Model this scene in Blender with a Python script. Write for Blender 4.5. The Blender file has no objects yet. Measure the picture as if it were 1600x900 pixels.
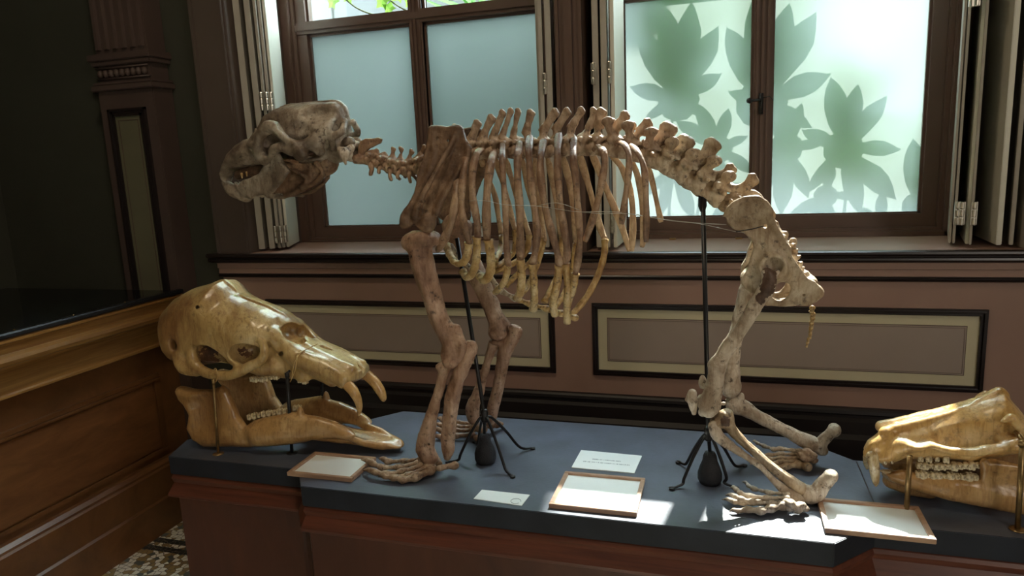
import bpy, bmesh, math, random
import numpy as np
from mathutils import Vector, Matrix, noise
random.seed(7)
S = bpy.context.scene
COL = S.collection

# ------------------------------------------------------------------ camera
F_PX = 1090.0
YAW, PITCH, ROLL = -0.3007, 0.1794, -0.0445
CAM = np.array([0.0, 0.0, 1.6])
_f = np.array([math.sin(YAW)*math.cos(PITCH), math.cos(YAW)*math.cos(PITCH), -math.sin(PITCH)])
_r0 = np.array([math.cos(YAW), -math.sin(YAW), 0.0]); _u0 = np.cross(_r0, _f)
_r = math.cos(ROLL)*_r0 + math.sin(ROLL)*_u0
_u = -math.sin(ROLL)*_r0 + math.cos(ROLL)*_u0
cd = bpy.data.cameras.new('camera'); cam = bpy.data.objects.new('camera', cd); COL.objects.link(cam)
cd.sensor_width = 36; cd.lens = F_PX/1600*36; cd.clip_start = 0.05
cam.matrix_world = Matrix(((_r[0], _u[0], -_f[0], CAM[0]), (_r[1], _u[1], -_f[1], CAM[1]), (_r[2], _u[2], -_f[2], CAM[2]), (0, 0, 0, 1)))
S.camera = cam

def ray(px, py): return _r*(px-800) + _u*(450-py) + _f*F_PX
def PY(px, py, Y):
    d = ray(px, py); return CAM + d*((Y-CAM[1])/d[1])
def PZ(px, py, z):
    d = ray(px, py); return CAM + d*((z-CAM[2])/d[2])
def PX(px, py, X):
    d = ray(px, py); return CAM + d*((X-CAM[0])/d[0])

# ------------------------------------------------------------------ light
S.view_settings.view_transform = 'Standard'; S.view_settings.look = 'None'
S.view_settings.gamma = 1.0; S.view_settings.use_curve_mapping = False
S.view_settings.exposure = 0.42
SUN_DIR = np.array([-0.15, -1.0, -1.12]); SUN_DIR /= np.linalg.norm(SUN_DIR)
w = bpy.data.worlds.new('sky'); S.world = w; w.use_nodes = True
bg = w.node_tree.nodes['Background']; bg.inputs[0].default_value = (0.78, 0.92, 1.0, 1); bg.inputs[1].default_value = 17.0
sd = bpy.data.lights.new('sun', 'SUN'); sd.energy = 17.5; sd.angle = math.radians(0.6); sd.color = (1.0, 0.96, 0.9)
so = bpy.data.objects.new('sun', sd); COL.objects.link(so); so.location = (0, 6, 8)
so.rotation_euler = Vector(SUN_DIR).to_track_quat('-Z', 'Y').to_euler()
def area(name, loc, target, sx, sy, power, color):
    l = bpy.data.lights.new(name, 'AREA'); l.shape = 'RECTANGLE'; l.size = sx; l.size_y = sy; l.energy = power; l.color = color
    o = bpy.data.objects.new(name, l); COL.objects.link(o); o.location = loc
    o.rotation_euler = (Vector(target)-Vector(loc)).to_track_quat('-Z', 'Y').to_euler(); return o
area('room_fill_light', (2.5, -1.6, 2.3), (0.1, 2.3, 0.9), 1.2, 1.6, 24.0, (1.0, 0.9, 0.78))  # added fill for the room side, no window stands there
area('ceiling_lamp_light', (-0.9, 0.9, 3.75), (-1.3, 1.7, 0.7), 0.35, 0.35, 11.0, (1.0, 0.82, 0.58))

# ------------------------------------------------------------------ materials
def nodes(name):
    m = bpy.data.materials.new(name); m.use_nodes = True
    nt = m.node_tree; return m, nt, nt.nodes['Principled BSDF']
def ramp(nt, stops):
    r = nt.nodes.new('ShaderNodeValToRGB'); e = r.color_ramp.elements
    while len(e) < len(stops): e.new(0.5)
    for i, (p, c) in enumerate(stops): e[i].position = p; e[i].color = (*c, 1)
    return r
def noise_node(nt, scale, detail=4, rough=0.55, stretch=(1, 1, 1), coord='Object', dist=0):
    tc = nt.nodes.new('ShaderNodeTexCoord'); mp = nt.nodes.new('ShaderNodeMapping'); mp.inputs['Scale'].default_value = stretch
    n = nt.nodes.new('ShaderNodeTexNoise'); n.inputs['Scale'].default_value = scale; n.inputs['Detail'].default_value = detail
    n.inputs['Roughness'].default_value = rough; n.inputs['Distortion'].default_value = dist
    nt.links.new(tc.outputs[coord], mp.inputs[0]); nt.links.new(mp.outputs[0], n.inputs[0]); return n
def paint(name, c, rough=0.5, var=0.12, scale=6, bump=0.05, spec=0.5, coat=0.0, metal=0.0):
    m, nt, b = nodes(name)
    n = noise_node(nt, scale); a = [x*(1-var) for x in c]; d = [min(1, x*(1+var)) for x in c]
    r = ramp(nt, [(0.3, a), (0.7, d)]); nt.links.new(n.outputs[0], r.inputs[0]); nt.links.new(r.outputs[0], b.inputs['Base Color'])
    b.inputs['Roughness'].default_value = rough; b.inputs['Specular IOR Level'].default_value = spec
    b.inputs['Coat Weight'].default_value = coat; b.inputs['Metallic'].default_value = metal; b.inputs['Coat Roughness'].default_value = 0.15
    if bump:
        n2 = noise_node(nt, scale*12, 3); bp = nt.nodes.new('ShaderNodeBump'); bp.inputs['Strength'].default_value = bump; bp.inputs['Distance'].default_value = 0.004
        nt.links.new(n2.outputs[0], bp.inputs['Height']); nt.links.new(bp.outputs[0], b.inputs['Normal'])
    return m
def wood(name, c1, c2, stretch, rough=0.35, scale=5, coat=0.3, bump=0.08):
    m, nt, b = nodes(name)
    n = noise_node(nt, scale, 6, 0.65, stretch, dist=0.6)
    r = ramp(nt, [(0.28, c1), (0.5, [(x+y)/2 for x, y in zip(c1, c2)]), (0.72, c2)]); nt.links.new(n.outputs[0], r.inputs[0])
    nt.links.new(r.outputs[0], b.inputs['Base Color']); b.inputs['Roughness'].default_value = rough
    b.inputs['Coat Weight'].default_value = coat; b.inputs['Coat Roughness'].default_value = 0.25
    bp = nt.nodes.new('ShaderNodeBump'); bp.inputs['Strength'].default_value = bump; bp.inputs['Distance'].default_value = 0.003
    nt.links.new(n.outputs[0], bp.inputs['Height']); nt.links.new(bp.outputs[0], b.inputs['Normal'])
    return m
def bone(name, dark, mid, light, rough=0.55, spots=0.5, scale=9, coat=0.0, bump=0.35, stain=(0.05, 0.03, 0.02), spotsize=60, tex=2.0):
    """mottled bone: large colour patches, small dark pores and stains"""
    m, nt, b = nodes(name)
    n = noise_node(nt, scale, 5, 0.6, dist=0.4)
    r = ramp(nt, [(0.36, dark), (0.5, mid), (0.64, light)]); nt.links.new(n.outputs[0], r.inputs[0])
    n2 = noise_node(nt, spotsize, 4, 0.7); r2 = ramp(nt, [(0.54, (0, 0, 0)), (0.66, (1, 1, 1))]); nt.links.new(n2.outputs[0], r2.inputs[0])
    n3 = noise_node(nt, scale*1.7, 3, 0.5); r3 = ramp(nt, [(0.42, (0, 0, 0)), (0.58, (1, 1, 1))]); nt.links.new(n3.outputs[0], r3.inputs[0])
    mu = nt.nodes.new('ShaderNodeMath'); mu.operation = 'MULTIPLY'; nt.links.new(r2.outputs[0], mu.inputs[0]); nt.links.new(r3.outputs[0], mu.inputs[1])
    mu2 = nt.nodes.new('ShaderNodeMath'); mu2.operation = 'MULTIPLY'; mu2.inputs[1].default_value = spots; nt.links.new(mu.outputs[0], mu2.inputs[0])
    mx = nt.nodes.new('ShaderNodeMixRGB'); mx.inputs[2].default_value = (*stain, 1)
    nt.links.new(mu2.outputs[0], mx.inputs[0]); nt.links.new(r.outputs[0], mx.inputs[1]); nt.links.new(mx.outputs[0], b.inputs['Base Color'])
    st = noise_node(nt, 14, 4, 0.65, (7, 7, 1.0), dist=0.8); rs = ramp(nt, [(0.38, (0.68, 0.60, 0.54)), (0.52, (1, 1, 1))]); nt.links.new(st.outputs[0], rs.inputs[0])
    ms = nt.nodes.new('ShaderNodeMixRGB'); ms.blend_type = 'MULTIPLY'; ms.inputs[0].default_value = 0.75
    nt.links.new(mx.outputs[0], ms.inputs[1]); nt.links.new(rs.outputs[0], ms.inputs[2]); nt.links.new(ms.outputs[0], b.inputs['Base Color'])
    b.inputs['Roughness'].default_value = rough; b.inputs['Coat Weight'].default_value = coat; b.inputs['Coat Roughness'].default_value = 0.22
    n4 = noise_node(nt, 90, 5, 0.7); bp = nt.nodes.new('ShaderNodeBump'); bp.inputs['Strength'].default_value = bump; bp.inputs['Distance'].default_value = 0.005
    nt.links.new(n4.outputs[0], bp.inputs['Height'])
    n5 = noise_node(nt, 26, 4, 0.6); bp2 = nt.nodes.new('ShaderNodeBump'); bp2.inputs['Strength'].default_value = bump; bp2.inputs['Distance'].default_value = 0.012
    nt.links.new(n5.outputs[0], bp2.inputs['Height']); nt.links.new(bp.outputs[0], bp2.inputs['Normal']); nt.links.new(bp2.outputs[0], b.inputs['Normal'])
    return m
M = {}
M['olive'] = paint('olive_wall_paint', (0.050, 0.050, 0.034), 0.7, 0.1, 2)
M['room'] = paint('pale_room_paint', (0.36, 0.31, 0.24), 0.8, 0.08, 2)
M['brown'] = paint('brown_wall_paint', (0.33, 0.205, 0.16), 0.5, 0.06, 3)
M['brown_dk'] = paint('dark_brown_paint', (0.105, 0.078, 0.064), 0.38, 0.08, 3)
M['black'] = paint('black_gloss_paint', (0.018, 0.012, 0.011), 0.28, 0.1, 3)
M['blackfloor'] = paint('black_plinth_paint', (0.012, 0.009, 0.009), 0.5, 0.1, 3)
M['cream'] = paint('cream_panel_paint', (0.58, 0.53, 0.36), 0.55, 0.05, 3)
M['mauve'] = paint('grey_mauve_panel_paint', (0.34, 0.275, 0.235), 0.5, 0.05, 3)
M['line'] = paint('thin_brown_line_paint', (0.12, 0.08, 0.06), 0.5, 0.05, 3)
M['greige'] = paint('grey_beige_shutter_paint', (0.38, 0.345, 0.29), 0.45, 0.05, 3)
M['ivory_lit'] = paint('lit_ivory_shutter_paint', (0.66, 0.64, 0.54), 0.45, 0.05, 3)  # lighter copy of the shutter paint for brightly lit leaves
M['frame'] = paint('brown_window_frame_paint', (0.115, 0.07, 0.052), 0.35, 0.08, 4)
M['pil'] = paint('pilaster_brown_paint', (0.085, 0.055, 0.045), 0.55, 0.1, 4)
M['pilcream'] = paint('pilaster_olive_cream_paint', (0.15, 0.14, 0.085), 0.55, 0.08, 4)
M['oak'] = wood('golden_oak_wood', (0.19, 0.085, 0.022), (0.42, 0.22, 0.065), (6, 0.35, 9), 0.34, 6, 0.35)
M['oak_dk'] = wood('dark_oak_panel_wood', (0.10, 0.040, 0.013), (0.22, 0.092, 0.030), (7, 0.8, 0.8), 0.4, 6, 0.3)
M['mahog'] = wood('red_mahogany_wood', (0.065, 0.018, 0.010), (0.16, 0.047, 0.023), (0.5, 7, 9), 0.42, 7, 0.1)
M['mahogp'] = wood('red_mahogany_panel_wood', (0.06, 0.018, 0.009), (0.12, 0.038, 0.018), (1.2, 1.2, 0.4), 0.5, 6, 0.05)
M['slab'] = paint('slate_blue_painted_slab', (0.066, 0.080, 0.115), 0.44, 0.25, 9, 0.10, spec=0.8)
M['slabedge'] = paint('shaded_navy_slab_edge', (0.017, 0.021, 0.031), 0.6, 0.25, 9, 0.10, spec=0.3)  # darker copy of the slab colour, shade painted into its sides
M['iron'] = paint('black_iron', (0.02, 0.02, 0.022), 0.32, 0.2, 20, 0.1, metal=0.3)
M['castiron'] = paint('cast_iron_weight', (0.022, 0.022, 0.026), 0.6, 0.3, 40, 0.5)
M['brass'] = paint('dull_brass', (0.30, 0.20, 0.09), 0.35, 0.3, 30, 0.05, metal=0.8)
M['steel'] = paint('bright_hinge_steel', (0.55, 0.52, 0.45), 0.3, 0.1, 30, 0, metal=0.9)
M['paper'] = paint('white_paper', (0.80, 0.84, 0.83), 0.6, 0.02, 8, 0)
M['ink'] = paint('grey_ink', (0.25, 0.28, 0.30), 0.6, 0.02, 8, 0)
M['labelwood'] = wood('label_frame_wood', (0.34, 0.20, 0.13), (0.50, 0.32, 0.21), (1, 6, 6), 0.4, 20, 0.1)
M['string'] = paint('beige_string', (0.55, 0.38, 0.17), 0.7, 0.1, 40, 0)
M['wire'] = paint('thin_steel_wire', (0.5, 0.48, 0.44), 0.35, 0.1, 40, 0, metal=0.8)
M['shbone'] = bone('reddish_brown_bone', (0.20, 0.105, 0.06), (0.36, 0.215, 0.14), (0.55, 0.38, 0.27), 0.5, 0.85, 9)
M['ribbone'] = bone('brown_rib_bone', (0.16, 0.085, 0.05), (0.33, 0.20, 0.12), (0.52, 0.36, 0.23), 0.42, 0.8, 10, coat=0.1)
M['farrib'] = bone('tan_rib_bone', (0.36, 0.21, 0.11), (0.50, 0.33, 0.19), (0.62, 0.45, 0.28), 0.45, 0.4, 10)
M['cart'] = bone('yellow_cartilage', (0.28, 0.15, 0.05), (0.50, 0.32, 0.12), (0.66, 0.5, 0.26), 0.4, 0.8, 16, coat=0.1)
M['vert'] = bone('brown_vertebra_bone', (0.22, 0.13, 0.075), (0.38, 0.26, 0.165), (0.55, 0.42, 0.30), 0.5, 0.8, 16)
M['pale'] = bone('pale_grey_tan_bone', (0.30, 0.22, 0.15), (0.50, 0.41, 0.31), (0.70, 0.62, 0.51), 0.6, 0.9, 16)
M['skull'] = bone('grey_brown_skull_bone', (0.10, 0.068, 0.045), (0.26, 0.205, 0.15), (0.50, 0.43, 0.34), 0.45, 0.9, 9, coat=0.1)
M['scap'] = bone('dark_brown_scapula_bone', (0.09, 0.048, 0.026), (0.18, 0.105, 0.06), (0.34, 0.22, 0.135), 0.5, 0.8, 11)
M['pelv'] = bone('pelvis_bone', (0.26, 0.17, 0.09), (0.46, 0.35, 0.23), (0.64, 0.54, 0.40), 0.5, 0.8, 9)
M['eleph'] = bone('polished_yellow_bone', (0.27, 0.14, 0.05), (0.50, 0.33, 0.13), (0.66, 0.50, 0.25), 0.3, 0.5, 5, coat=0.5, bump=0.12)
M['ejaw'] = bone('polished_orange_bone', (0.30, 0.15, 0.05), (0.47, 0.27, 0.10), (0.60, 0.38, 0.17), 0.3, 0.4, 5, coat=0.5, bump=0.12)
M['tusk'] = bone('amber_ivory', (0.40, 0.20, 0.06), (0.60, 0.36, 0.13), (0.72, 0.5, 0.22), 0.25, 0.3, 6, coat=0.6, bump=0.05)
M['tooth'] = bone('yellowed_enamel', (0.40, 0.28, 0.13), (0.62, 0.50, 0.30), (0.75, 0.66, 0.45), 0.25, 0.7, 30, coat=0.5, bump=0.1)
M['rskull'] = bone('honey_bone', (0.42, 0.21, 0.05), (0.62, 0.38, 0.13), (0.74, 0.54, 0.27), 0.32, 0.4, 6, coat=0.4, bump=0.1)
M['cavity'] = paint('dark_bone_cavity', (0.03, 0.018, 0.012), 0.8, 0.2, 30)

def mosaic():
    m, nt, b = nodes('mosaic_floor')
    tc = nt.nodes.new('ShaderNodeTexCoord'); v = nt.nodes.new('ShaderNodeTexVoronoi'); v.inputs['Scale'].default_value = 42; v.inputs['Randomness'].default_value = 0.75
    v2 = nt.nodes.new('ShaderNodeTexVoronoi'); v2.feature = 'DISTANCE_TO_EDGE'; v2.inputs['Scale'].default_value = 42; v2.inputs['Randomness'].default_value = 0.75
    nt.links.new(tc.outputs['Object'], v.inputs[0]); nt.links.new(tc.outputs['Object'], v2.inputs[0])
    sp = nt.nodes.new('ShaderNodeSeparateColor'); nt.links.new(v.outputs['Color'], sp.inputs[0])
    r = ramp(nt, [(0.0, (0.85, 0.83, 0.74)), (0.55, (0.82, 0.79, 0.68)), (0.58, (0.34, 0.24, 0.10)), (0.85, (0.30, 0.20, 0.09)), (0.9, (0.12, 0.14, 0.13))]); r.color_ramp.interpolation = 'CONSTANT'
    nt.links.new(sp.outputs[0], r.inputs[0])
    # dark border bands
    sx = nt.nodes.new('ShaderNodeSeparateXYZ'); nt.links.new(tc.outputs['Object'], sx.inputs[0])
    def band(a, c):
        g = nt.nodes.new('ShaderNodeMath'); g.operation = 'GREATER_THAN'; g.inputs[1].default_value = a; nt.links.new(sx.outputs[1], g.inputs[0])
        l = nt.nodes.new('ShaderNodeMath'); l.operation = 'LESS_THAN'; l.inputs[1].default_value = c; nt.links.new(sx.outputs[1], l.inputs[0])
        mm = nt.nodes.new('ShaderNodeMath'); mm.operation = 'MULTIPLY'; nt.links.new(g.outputs[0], mm.inputs[0]); nt.links.new(l.outputs[0], mm.inputs[1]); return mm
    prev = r
    for a, c in ((2.10, 2.135), (2.16, 2.195)):
        mx = nt.nodes.new('ShaderNodeMixRGB'); mx.inputs[2].default_value = (0.03, 0.035, 0.04, 1)
        nt.links.new(band(a, c).outputs[0], mx.inputs[0]); nt.links.new(prev.outputs[0], mx.inputs[1]); prev = mx
    g = nt.nodes.new('ShaderNodeMath'); g.operation = 'LESS_THAN'; g.inputs[1].default_value = 0.05; nt.links.new(v2.outputs[0], g.inputs[0])
    mx = nt.nodes.new('ShaderNodeMixRGB'); mx.inputs[2].default_value = (0.16, 0.14, 0.11, 1)
    nt.links.new(g.outputs[0], mx.inputs[0]); nt.links.new(prev.outputs[0], mx.inputs[1]); nt.links.new(mx.outputs[0], b.inputs['Base Color'])
    b.inputs['Roughness'].default_value = 0.4; return m
M['mosaic'] = mosaic()
def frosted():
    m, nt, b = nodes('frosted_glass'); out = nt.nodes['Material Output']
    t = nt.nodes.new('ShaderNodeBsdfTranslucent'); n = noise_node(nt, 2.2, 3)
    r = ramp(nt, [(0.3, (0.080, 0.095, 0.089)), (0.7, (0.088, 0.102, 0.097))]); nt.links.new(n.outputs[0], r.inputs[0]); nt.links.new(r.outputs[0], t.inputs[0])
    g = nt.nodes.new('ShaderNodeBsdfGlossy'); g.inputs['Roughness'].default_value = 0.5; g.inputs[0].default_value = (1, 1, 1, 1)
    ms = nt.nodes.new('ShaderNodeMixShader'); ms.inputs[0].default_value = 0.05
    nt.links.new(t.outputs[0], ms.inputs[1]); nt.links.new(g.outputs[0], ms.inputs[2]); nt.links.new(ms.outputs[0], out.inputs[0]); return m
def clear(name, tint=(0.95, 0.98, 0.97), refl=0.06):
    m, nt, b = nodes(name); out = nt.nodes['Material Output']
    t = nt.nodes.new('ShaderNodeBsdfTransparent'); t.inputs[0].default_value = (*tint, 1)
    g = nt.nodes.new('ShaderNodeBsdfGlossy'); g.inputs['Roughness'].default_value = 0.02
    ms = nt.nodes.new('ShaderNodeMixShader'); ms.inputs[0].default_value = refl
    nt.links.new(t.outputs[0], ms.inputs[1]); nt.links.new(g.outputs[0], ms.inputs[2]); nt.links.new(ms.outputs[0], out.inputs[0]); return m
M['frosted'] = frosted(); M['clear'] = clear('clear_glass')
def leafmat(name, c, t):
    m, nt, b = nodes(name); out = nt.nodes['Material Output']
    d = nt.nodes.new('ShaderNodeBsdfDiffuse'); d.inputs[0].default_value = (*c, 1)
    tr = nt.nodes.new('ShaderNodeBsdfTranslucent'); tr.inputs[0].default_value = (*t, 1)
    ms = nt.nodes.new('ShaderNodeMixShader'); ms.inputs[0].default_value = 0.5
    nt.links.new(d.outputs[0], ms.inputs[1]); nt.links.new(tr.outputs[0], ms.inputs[2]); nt.links.new(ms.outputs[0], out.inputs[0]); return m
M['leaf'] = leafmat('green_leaf', (0.10, 0.24, 0.07), (0.22, 0.48, 0.14))
M['vine'] = leafmat('bright_vine_leaf', (0.16, 0.30, 0.07), (0.25, 0.42, 0.07))
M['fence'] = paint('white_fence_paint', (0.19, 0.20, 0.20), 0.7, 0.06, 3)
M['bark'] = paint('green_brown_stem', (0.16, 0.17, 0.08), 0.8, 0.2, 20)
M['soil'] = paint('garden_soil', (0.13, 0.12, 0.08), 0.9, 0.2, 8)

# ------------------------------------------------------------------ object helpers
def tag(o, label=None, cat=None, group=None, kind=None):
    if label: o['label'] = label
    if cat: o['category'] = cat
    if group: o['group'] = group
    if kind: o['kind'] = kind
    return o
def empty(name, loc, label=None, cat=None, group=None, kind=None):
    o = bpy.data.objects.new(name, None); COL.objects.link(o); o.location = loc; o.empty_display_size = 0.1
    return tag(o, label, cat, group, kind)
def link(name, me, mat, parent=None, smooth=False):
    """world-space mesh data -> object; under a parent Empty the location is undone"""
    o = bpy.data.objects.new(name, me); COL.objects.link(o)
    if mat is not None and not me.materials: me.materials.append(mat)
    if smooth: me.polygons.foreach_set('use_smooth', [True]*len(me.polygons))
    if parent is not None:
        o.parent = parent
        t = Vector((0, 0, 0)); q = parent
        while q is not None: t += q.location; q = q.parent
        o.location = -t
        # keep the origin at the shape itself
    return o
class MB:
    def __init__(s): s.v = []; s.f = []
    def add(s, vs, fs):
        n = len(s.v); s.v += [tuple(map(float, v)) for v in vs]; s.f += [tuple(i+n for i in f) for f in fs]; return s
    def box(s, x0, x1, y0, y1, z0, z1):
        v = [(x, y, z) for x in (x0, x1) for y in (y0, y1) for z in (z0, z1)]
        return s.add(v, [(0, 1, 3, 2), (4, 6, 7, 5), (0, 4, 5, 1), (2, 3, 7, 6), (0, 2, 6, 4), (1, 5, 7, 3)])
    def prism(s, poly, a, b, axis='x'):
        """poly in the two other axes (x: (y,z); y: (x,z); z: (x,y)) extruded from a to b"""
        n = len(poly); mk = {'x': lambda p, t: (t, p[0], p[1]), 'y': lambda p, t: (p[0], t, p[1]), 'z': lambda p, t: (p[0], p[1], t)}[axis]
        v = [mk(p, a) for p in poly] + [mk(p, b) for p in poly]
        return s.add(v, [tuple(range(n))[::-1], tuple(range(n, 2*n))] + [(i, (i+1) % n, n+(i+1) % n, n+i) for i in range(n)])
    def tube(s, pts, rad, seg=10, flat=1.0, up=None, cap=True):
        """sweep; rad = scalar/list; flat = ratio of the second axis; up = preferred wide axis"""
        pts = [np.array(p, float) for p in pts]; n = len(pts)
        if np.isscalar(rad): rad = [rad]*n
        vs = []; prev = np.array(up, float) if up is not None else np.array([0.31, 0.2, 0.93])
        for i, p in enumerate(pts):
            t = pts[min(i+1, n-1)] - pts[max(i-1, 0)]; t = t/(np.linalg.norm(t)+1e-9)
            ref = np.array(up, float) if up is not None else prev
            a = ref - t*(ref@t)
            if np.linalg.norm(a) < 1e-3: a = prev - t*(prev@t)
            a /= np.linalg.norm(a); b = np.cross(t, a); prev = a
            fl = flat[i] if not np.isscalar(flat) else flat
            for k in range(seg):
                th = 2*math.pi*k/seg; vs.append(p + rad[i]*(a*math.cos(th) + b*fl*math.sin(th)))
        fs = [(i*seg+k, i*seg+(k+1) % seg, (i+1)*seg+(k+1) % seg, (i+1)*seg+k) for i in range(n-1) for k in range(seg)]
        if cap:
            fs += [tuple(range(seg))[::-1], tuple((n-1)*seg+k for k in range(seg))]
        return s.add(vs, fs)
    def lathe(s, prof, c, seg=24):
        """prof [(r, z)] around the vertical axis at c"""
        vs = [(c[0]+r*math.cos(2*math.pi*k/seg), c[1]+r*math.sin(2*math.pi*k/seg), c[2]+z) for r, z in prof for k in range(seg)]
        n = len(prof)
        fs = [(i*seg+k, i*seg+(k+1) % seg, (i+1)*seg+(k+1) % seg, (i+1)*seg+k) for i in range(n-1) for k in range(seg)]
        fs += [tuple(range(seg))[::-1], tuple((n-1)*seg+k for k in range(seg))]
        return s.add(vs, fs)
    def build(s, name, mat, parent=None, smooth=False, bevel=0, recenter=True):
        v = np.array(s.v, float); off = np.zeros(3)
        if recenter and len(v):
            off = (v.min(0)+v.max(0))/2; v = v-off
        me = bpy.data.meshes.new(name); me.from_pydata(v.tolist(), [], s.f); me.validate()
        bm = bmesh.new(); bm.from_mesh(me); bmesh.ops.recalc_face_normals(bm, faces=bm.faces)
        if bevel: bmesh.ops.bevel(bm, geom=[e for e in bm.edges if len(e.link_faces) == 2 and e.calc_face_angle(0) > 0.5], offset=bevel, segments=2, affect='EDGES', clamp_overlap=True)
        bm.to_mesh(me); bm.free()
        o = link(name, me, mat, parent, smooth); o.location = o.location + Vector(off)
        if smooth == 'auto':
            pass
        return o
def struct(o): o['kind'] = 'structure'; return o
def catmull(pts, n=6):
    P = [np.array(p, float) for p in pts]; P = [2*P[0]-P[1]] + P + [2*P[-1]-P[-2]]; out = []
    for i in range(1, len(P)-2):
        for k in range(n):
            t = k/n; a, b, c, d = P[i-1], P[i], P[i+1], P[i+2]
            out.append(0.5*((2*b)+(c-a)*t+(2*a-5*b+4*c-d)*t*t+(3*b-3*c+d-a)*t**3))
    out.append(P[-2]); return out
def lerp_list(vals, n): return list(np.interp(np.linspace(0, len(vals)-1, n), range(len(vals)), vals))

# ------------------------------------------------------------------ the room
YW, YB, YG = 2.60, 2.72, 3.05          # dado front, upper wall, glazing
struct(MB().box(-3.6, 3.2, -3.2, 3.4, -0.06, 0).build('floor', M['mosaic']))
struct(MB().box(-3.6, 3.2, -3.2, 3.4, 4.6, 4.7).build('ceiling', M['room']))
struct(MB().box(-3.7, -3.58, -3.2, 3.4, 0, 4.6).build('wall_left', M['olive']))
struct(MB().box(3.2, 3.3, -3.2, 3.4, 0, 4.6).build('wall_right', M['room']))
struct(MB().box(-3.7, 3.3, -3.3, -3.2, 0, 4.6).build('wall_front', M['room']))
ZS = 1.253; WT = 4.0                   # sill top, window head
wb = MB().box(-3.58, -2.17, YB, 3.35, 0, 4.6).box(-2.17, 3.2, YW, 3.35, 0, ZS-0.043).box(-2.17, 3.2, YW+.02, 3.35, WT, 4.6)
wb.box(0.98, 3.2, YW+.02, 3.35, ZS-.043, WT)
back = struct(wb.build('wall_back', M['brown']))
bpy.data.objects['wall_back'].data.materials.append(M['olive'])
for p in back.data.polygons:
    c = back.data.vertices[p.vertices[0]].co + back.location
    if max((back.data.vertices[i].co.x + back.location.x) for i in p.vertices) < -2.16: p.material_index = 1
# pier between the windows and window casings
struct(MB().box(-0.60, -0.50, YW-.0, 3.30, ZS, WT).box(-0.565, -0.535, YW-.018, YW, ZS, WT).box(-0.598, -0.585, YW-.012, YW, ZS, WT).box(-.512, -.5, YW-.012, YW, ZS, WT).build('trim_1', M['frame']))
c = MB().box(-2.17, -1.995, YW-.015, 3.0, ZS, WT).box(-2.165, -2.15, YW-.03, YW-.015, ZS, WT).box(-2.02, -2.005, YW-.026, YW-.015, ZS, WT)
struct(c.build('trim_2', M['brown_dk'], bevel=0.002))
c = MB().box(0.915, 0.99, YW-.015, 3.0, ZS, WT).box(0.922, 0.935, YW-.028, YW-.015, ZS, WT)
struct(c.build('trim_3', M['greige'], bevel=0.002))
# sill with nosing
def prof_x(name, poly, x0, x1, mat): return struct(MB().prism(poly, x0, x1, 'x').build(name, mat, bevel=0.0))
struct(MB().box(-2.17, 1.3, YW-.02, 3.28, ZS-.012, ZS).build('trim_4', M['brown']))
nose = [(YW+.01, ZS-.0), (YW-.045, ZS-.0), (YW-.05, ZS-.003), (YW-.052, ZS-.010), (YW-.046, ZS-.016), (YW-.036, ZS-.019), (YW-.036, ZS-.022), (YW-.041, ZS-.025), (YW-.042, ZS-.032), (YW-.036, ZS-.038), (YW-.02, ZS-.044), (YW+.01, ZS-.044)]
prof_x('trim_5', nose, -2.21, 1.3, M['black'])
struct(MB().prism([(YW+.01, ZS-.043), (YW-.018, ZS-.043), (YW-.018, ZS-.066), (YW-.011, ZS-.069), (YW-.011, ZS-.096), (YW+.01, ZS-.096)], -2.18, 1.3, 'x').build('trim_6', M['brown']))
rail = [(YW+.01, 1.162), (YW-.018, 1.162), (YW-.021, 1.158), (YW-.014, 1.155), (YW-.014, 1.152), (YW-.018, 1.149), (YW-.014, 1.145), (YW+.01, 1.145)]
prof_x('trim_7', rail, -2.18, 1.3, M['black'])
base = [(YW+.01, .69), (YW-.02, .69), (YW-.026, .683), (YW-.028, .672), (YW-.02, .665), (YW-.02, .655), (YW-.034, .645), (YW-.034, .60), (YW-.05, .585), (YW-.05, 0.0), (YW+.01, 0.0)]
struct(MB().prism(base, -2.18, 1.3, 'x').build('baseboard_back', M['blackfloor']))
def dado_panel(name, x0, x1, z0, z1):
    r = empty(name, ((x0+x1)/2, YW, z0), kind='structure')
    fr = MB()
    def ring(a, b, y, t):      # rectangular ring from offset a to offset b standing out to y
        X0, X1, Z0, Z1 = x0+a, x1-a, z0+a, z1-a; w_ = b-a
        fr.box(X0, X1, y, YW+t, Z1-w_, Z1).box(X0, X1, y, YW+t, Z0, Z0+w_).box(X0, X0+w_, y, YW+t, Z0+w_, Z1-w_).box(X1-w_, X1, y, YW+t, Z0+w_, Z1-w_)
    ring(0, .007, YW-.010, 0); ring(.007, .012, YW-.016, 0); ring(.012, .018, YW-.008, 0); ring(.018, .022, YW-.012, 0)
    fr.build('panel_moulding', M['black'], r)
    MB().box(x0+.02, x1-.02, YW-.003, YW+.001, z0+.02, z1-.02).build('panel_border', M['cream'], r)
    a = .057
    MB().box(x0+a, x1-a, YW-.0045, YW-.002, z0+a, z1-a).build('panel_line', M['line'], r)
    a = .0595
    MB().box(x0+a, x1-a, YW-.006, YW-.002, z0+a, z1-a).build('panel_field', M['mauve'], r)
    a = .064; m = MB(); X0, X1, Z0, Z1 = x0+a, x1-a, z0+a, z1-a; t = .001
    m.box(X0, X1, YW-.007, YW-.005, Z1-t, Z1).box(X0, X1, YW-.007, YW-.005, Z0, Z0+t).box(X0, X0+t, YW-.007, YW-.005, Z0+t, Z1-t).box(X1-t, X1, YW-.007, YW-.005, Z0+t, Z1-t)
    m.build('panel_line', M['line'], r)
dado_panel('trim_8', -1.955, -0.637, .766, 1.045)
dado_panel('trim_9', -0.487, 0.832, .766, 1.052)

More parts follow.
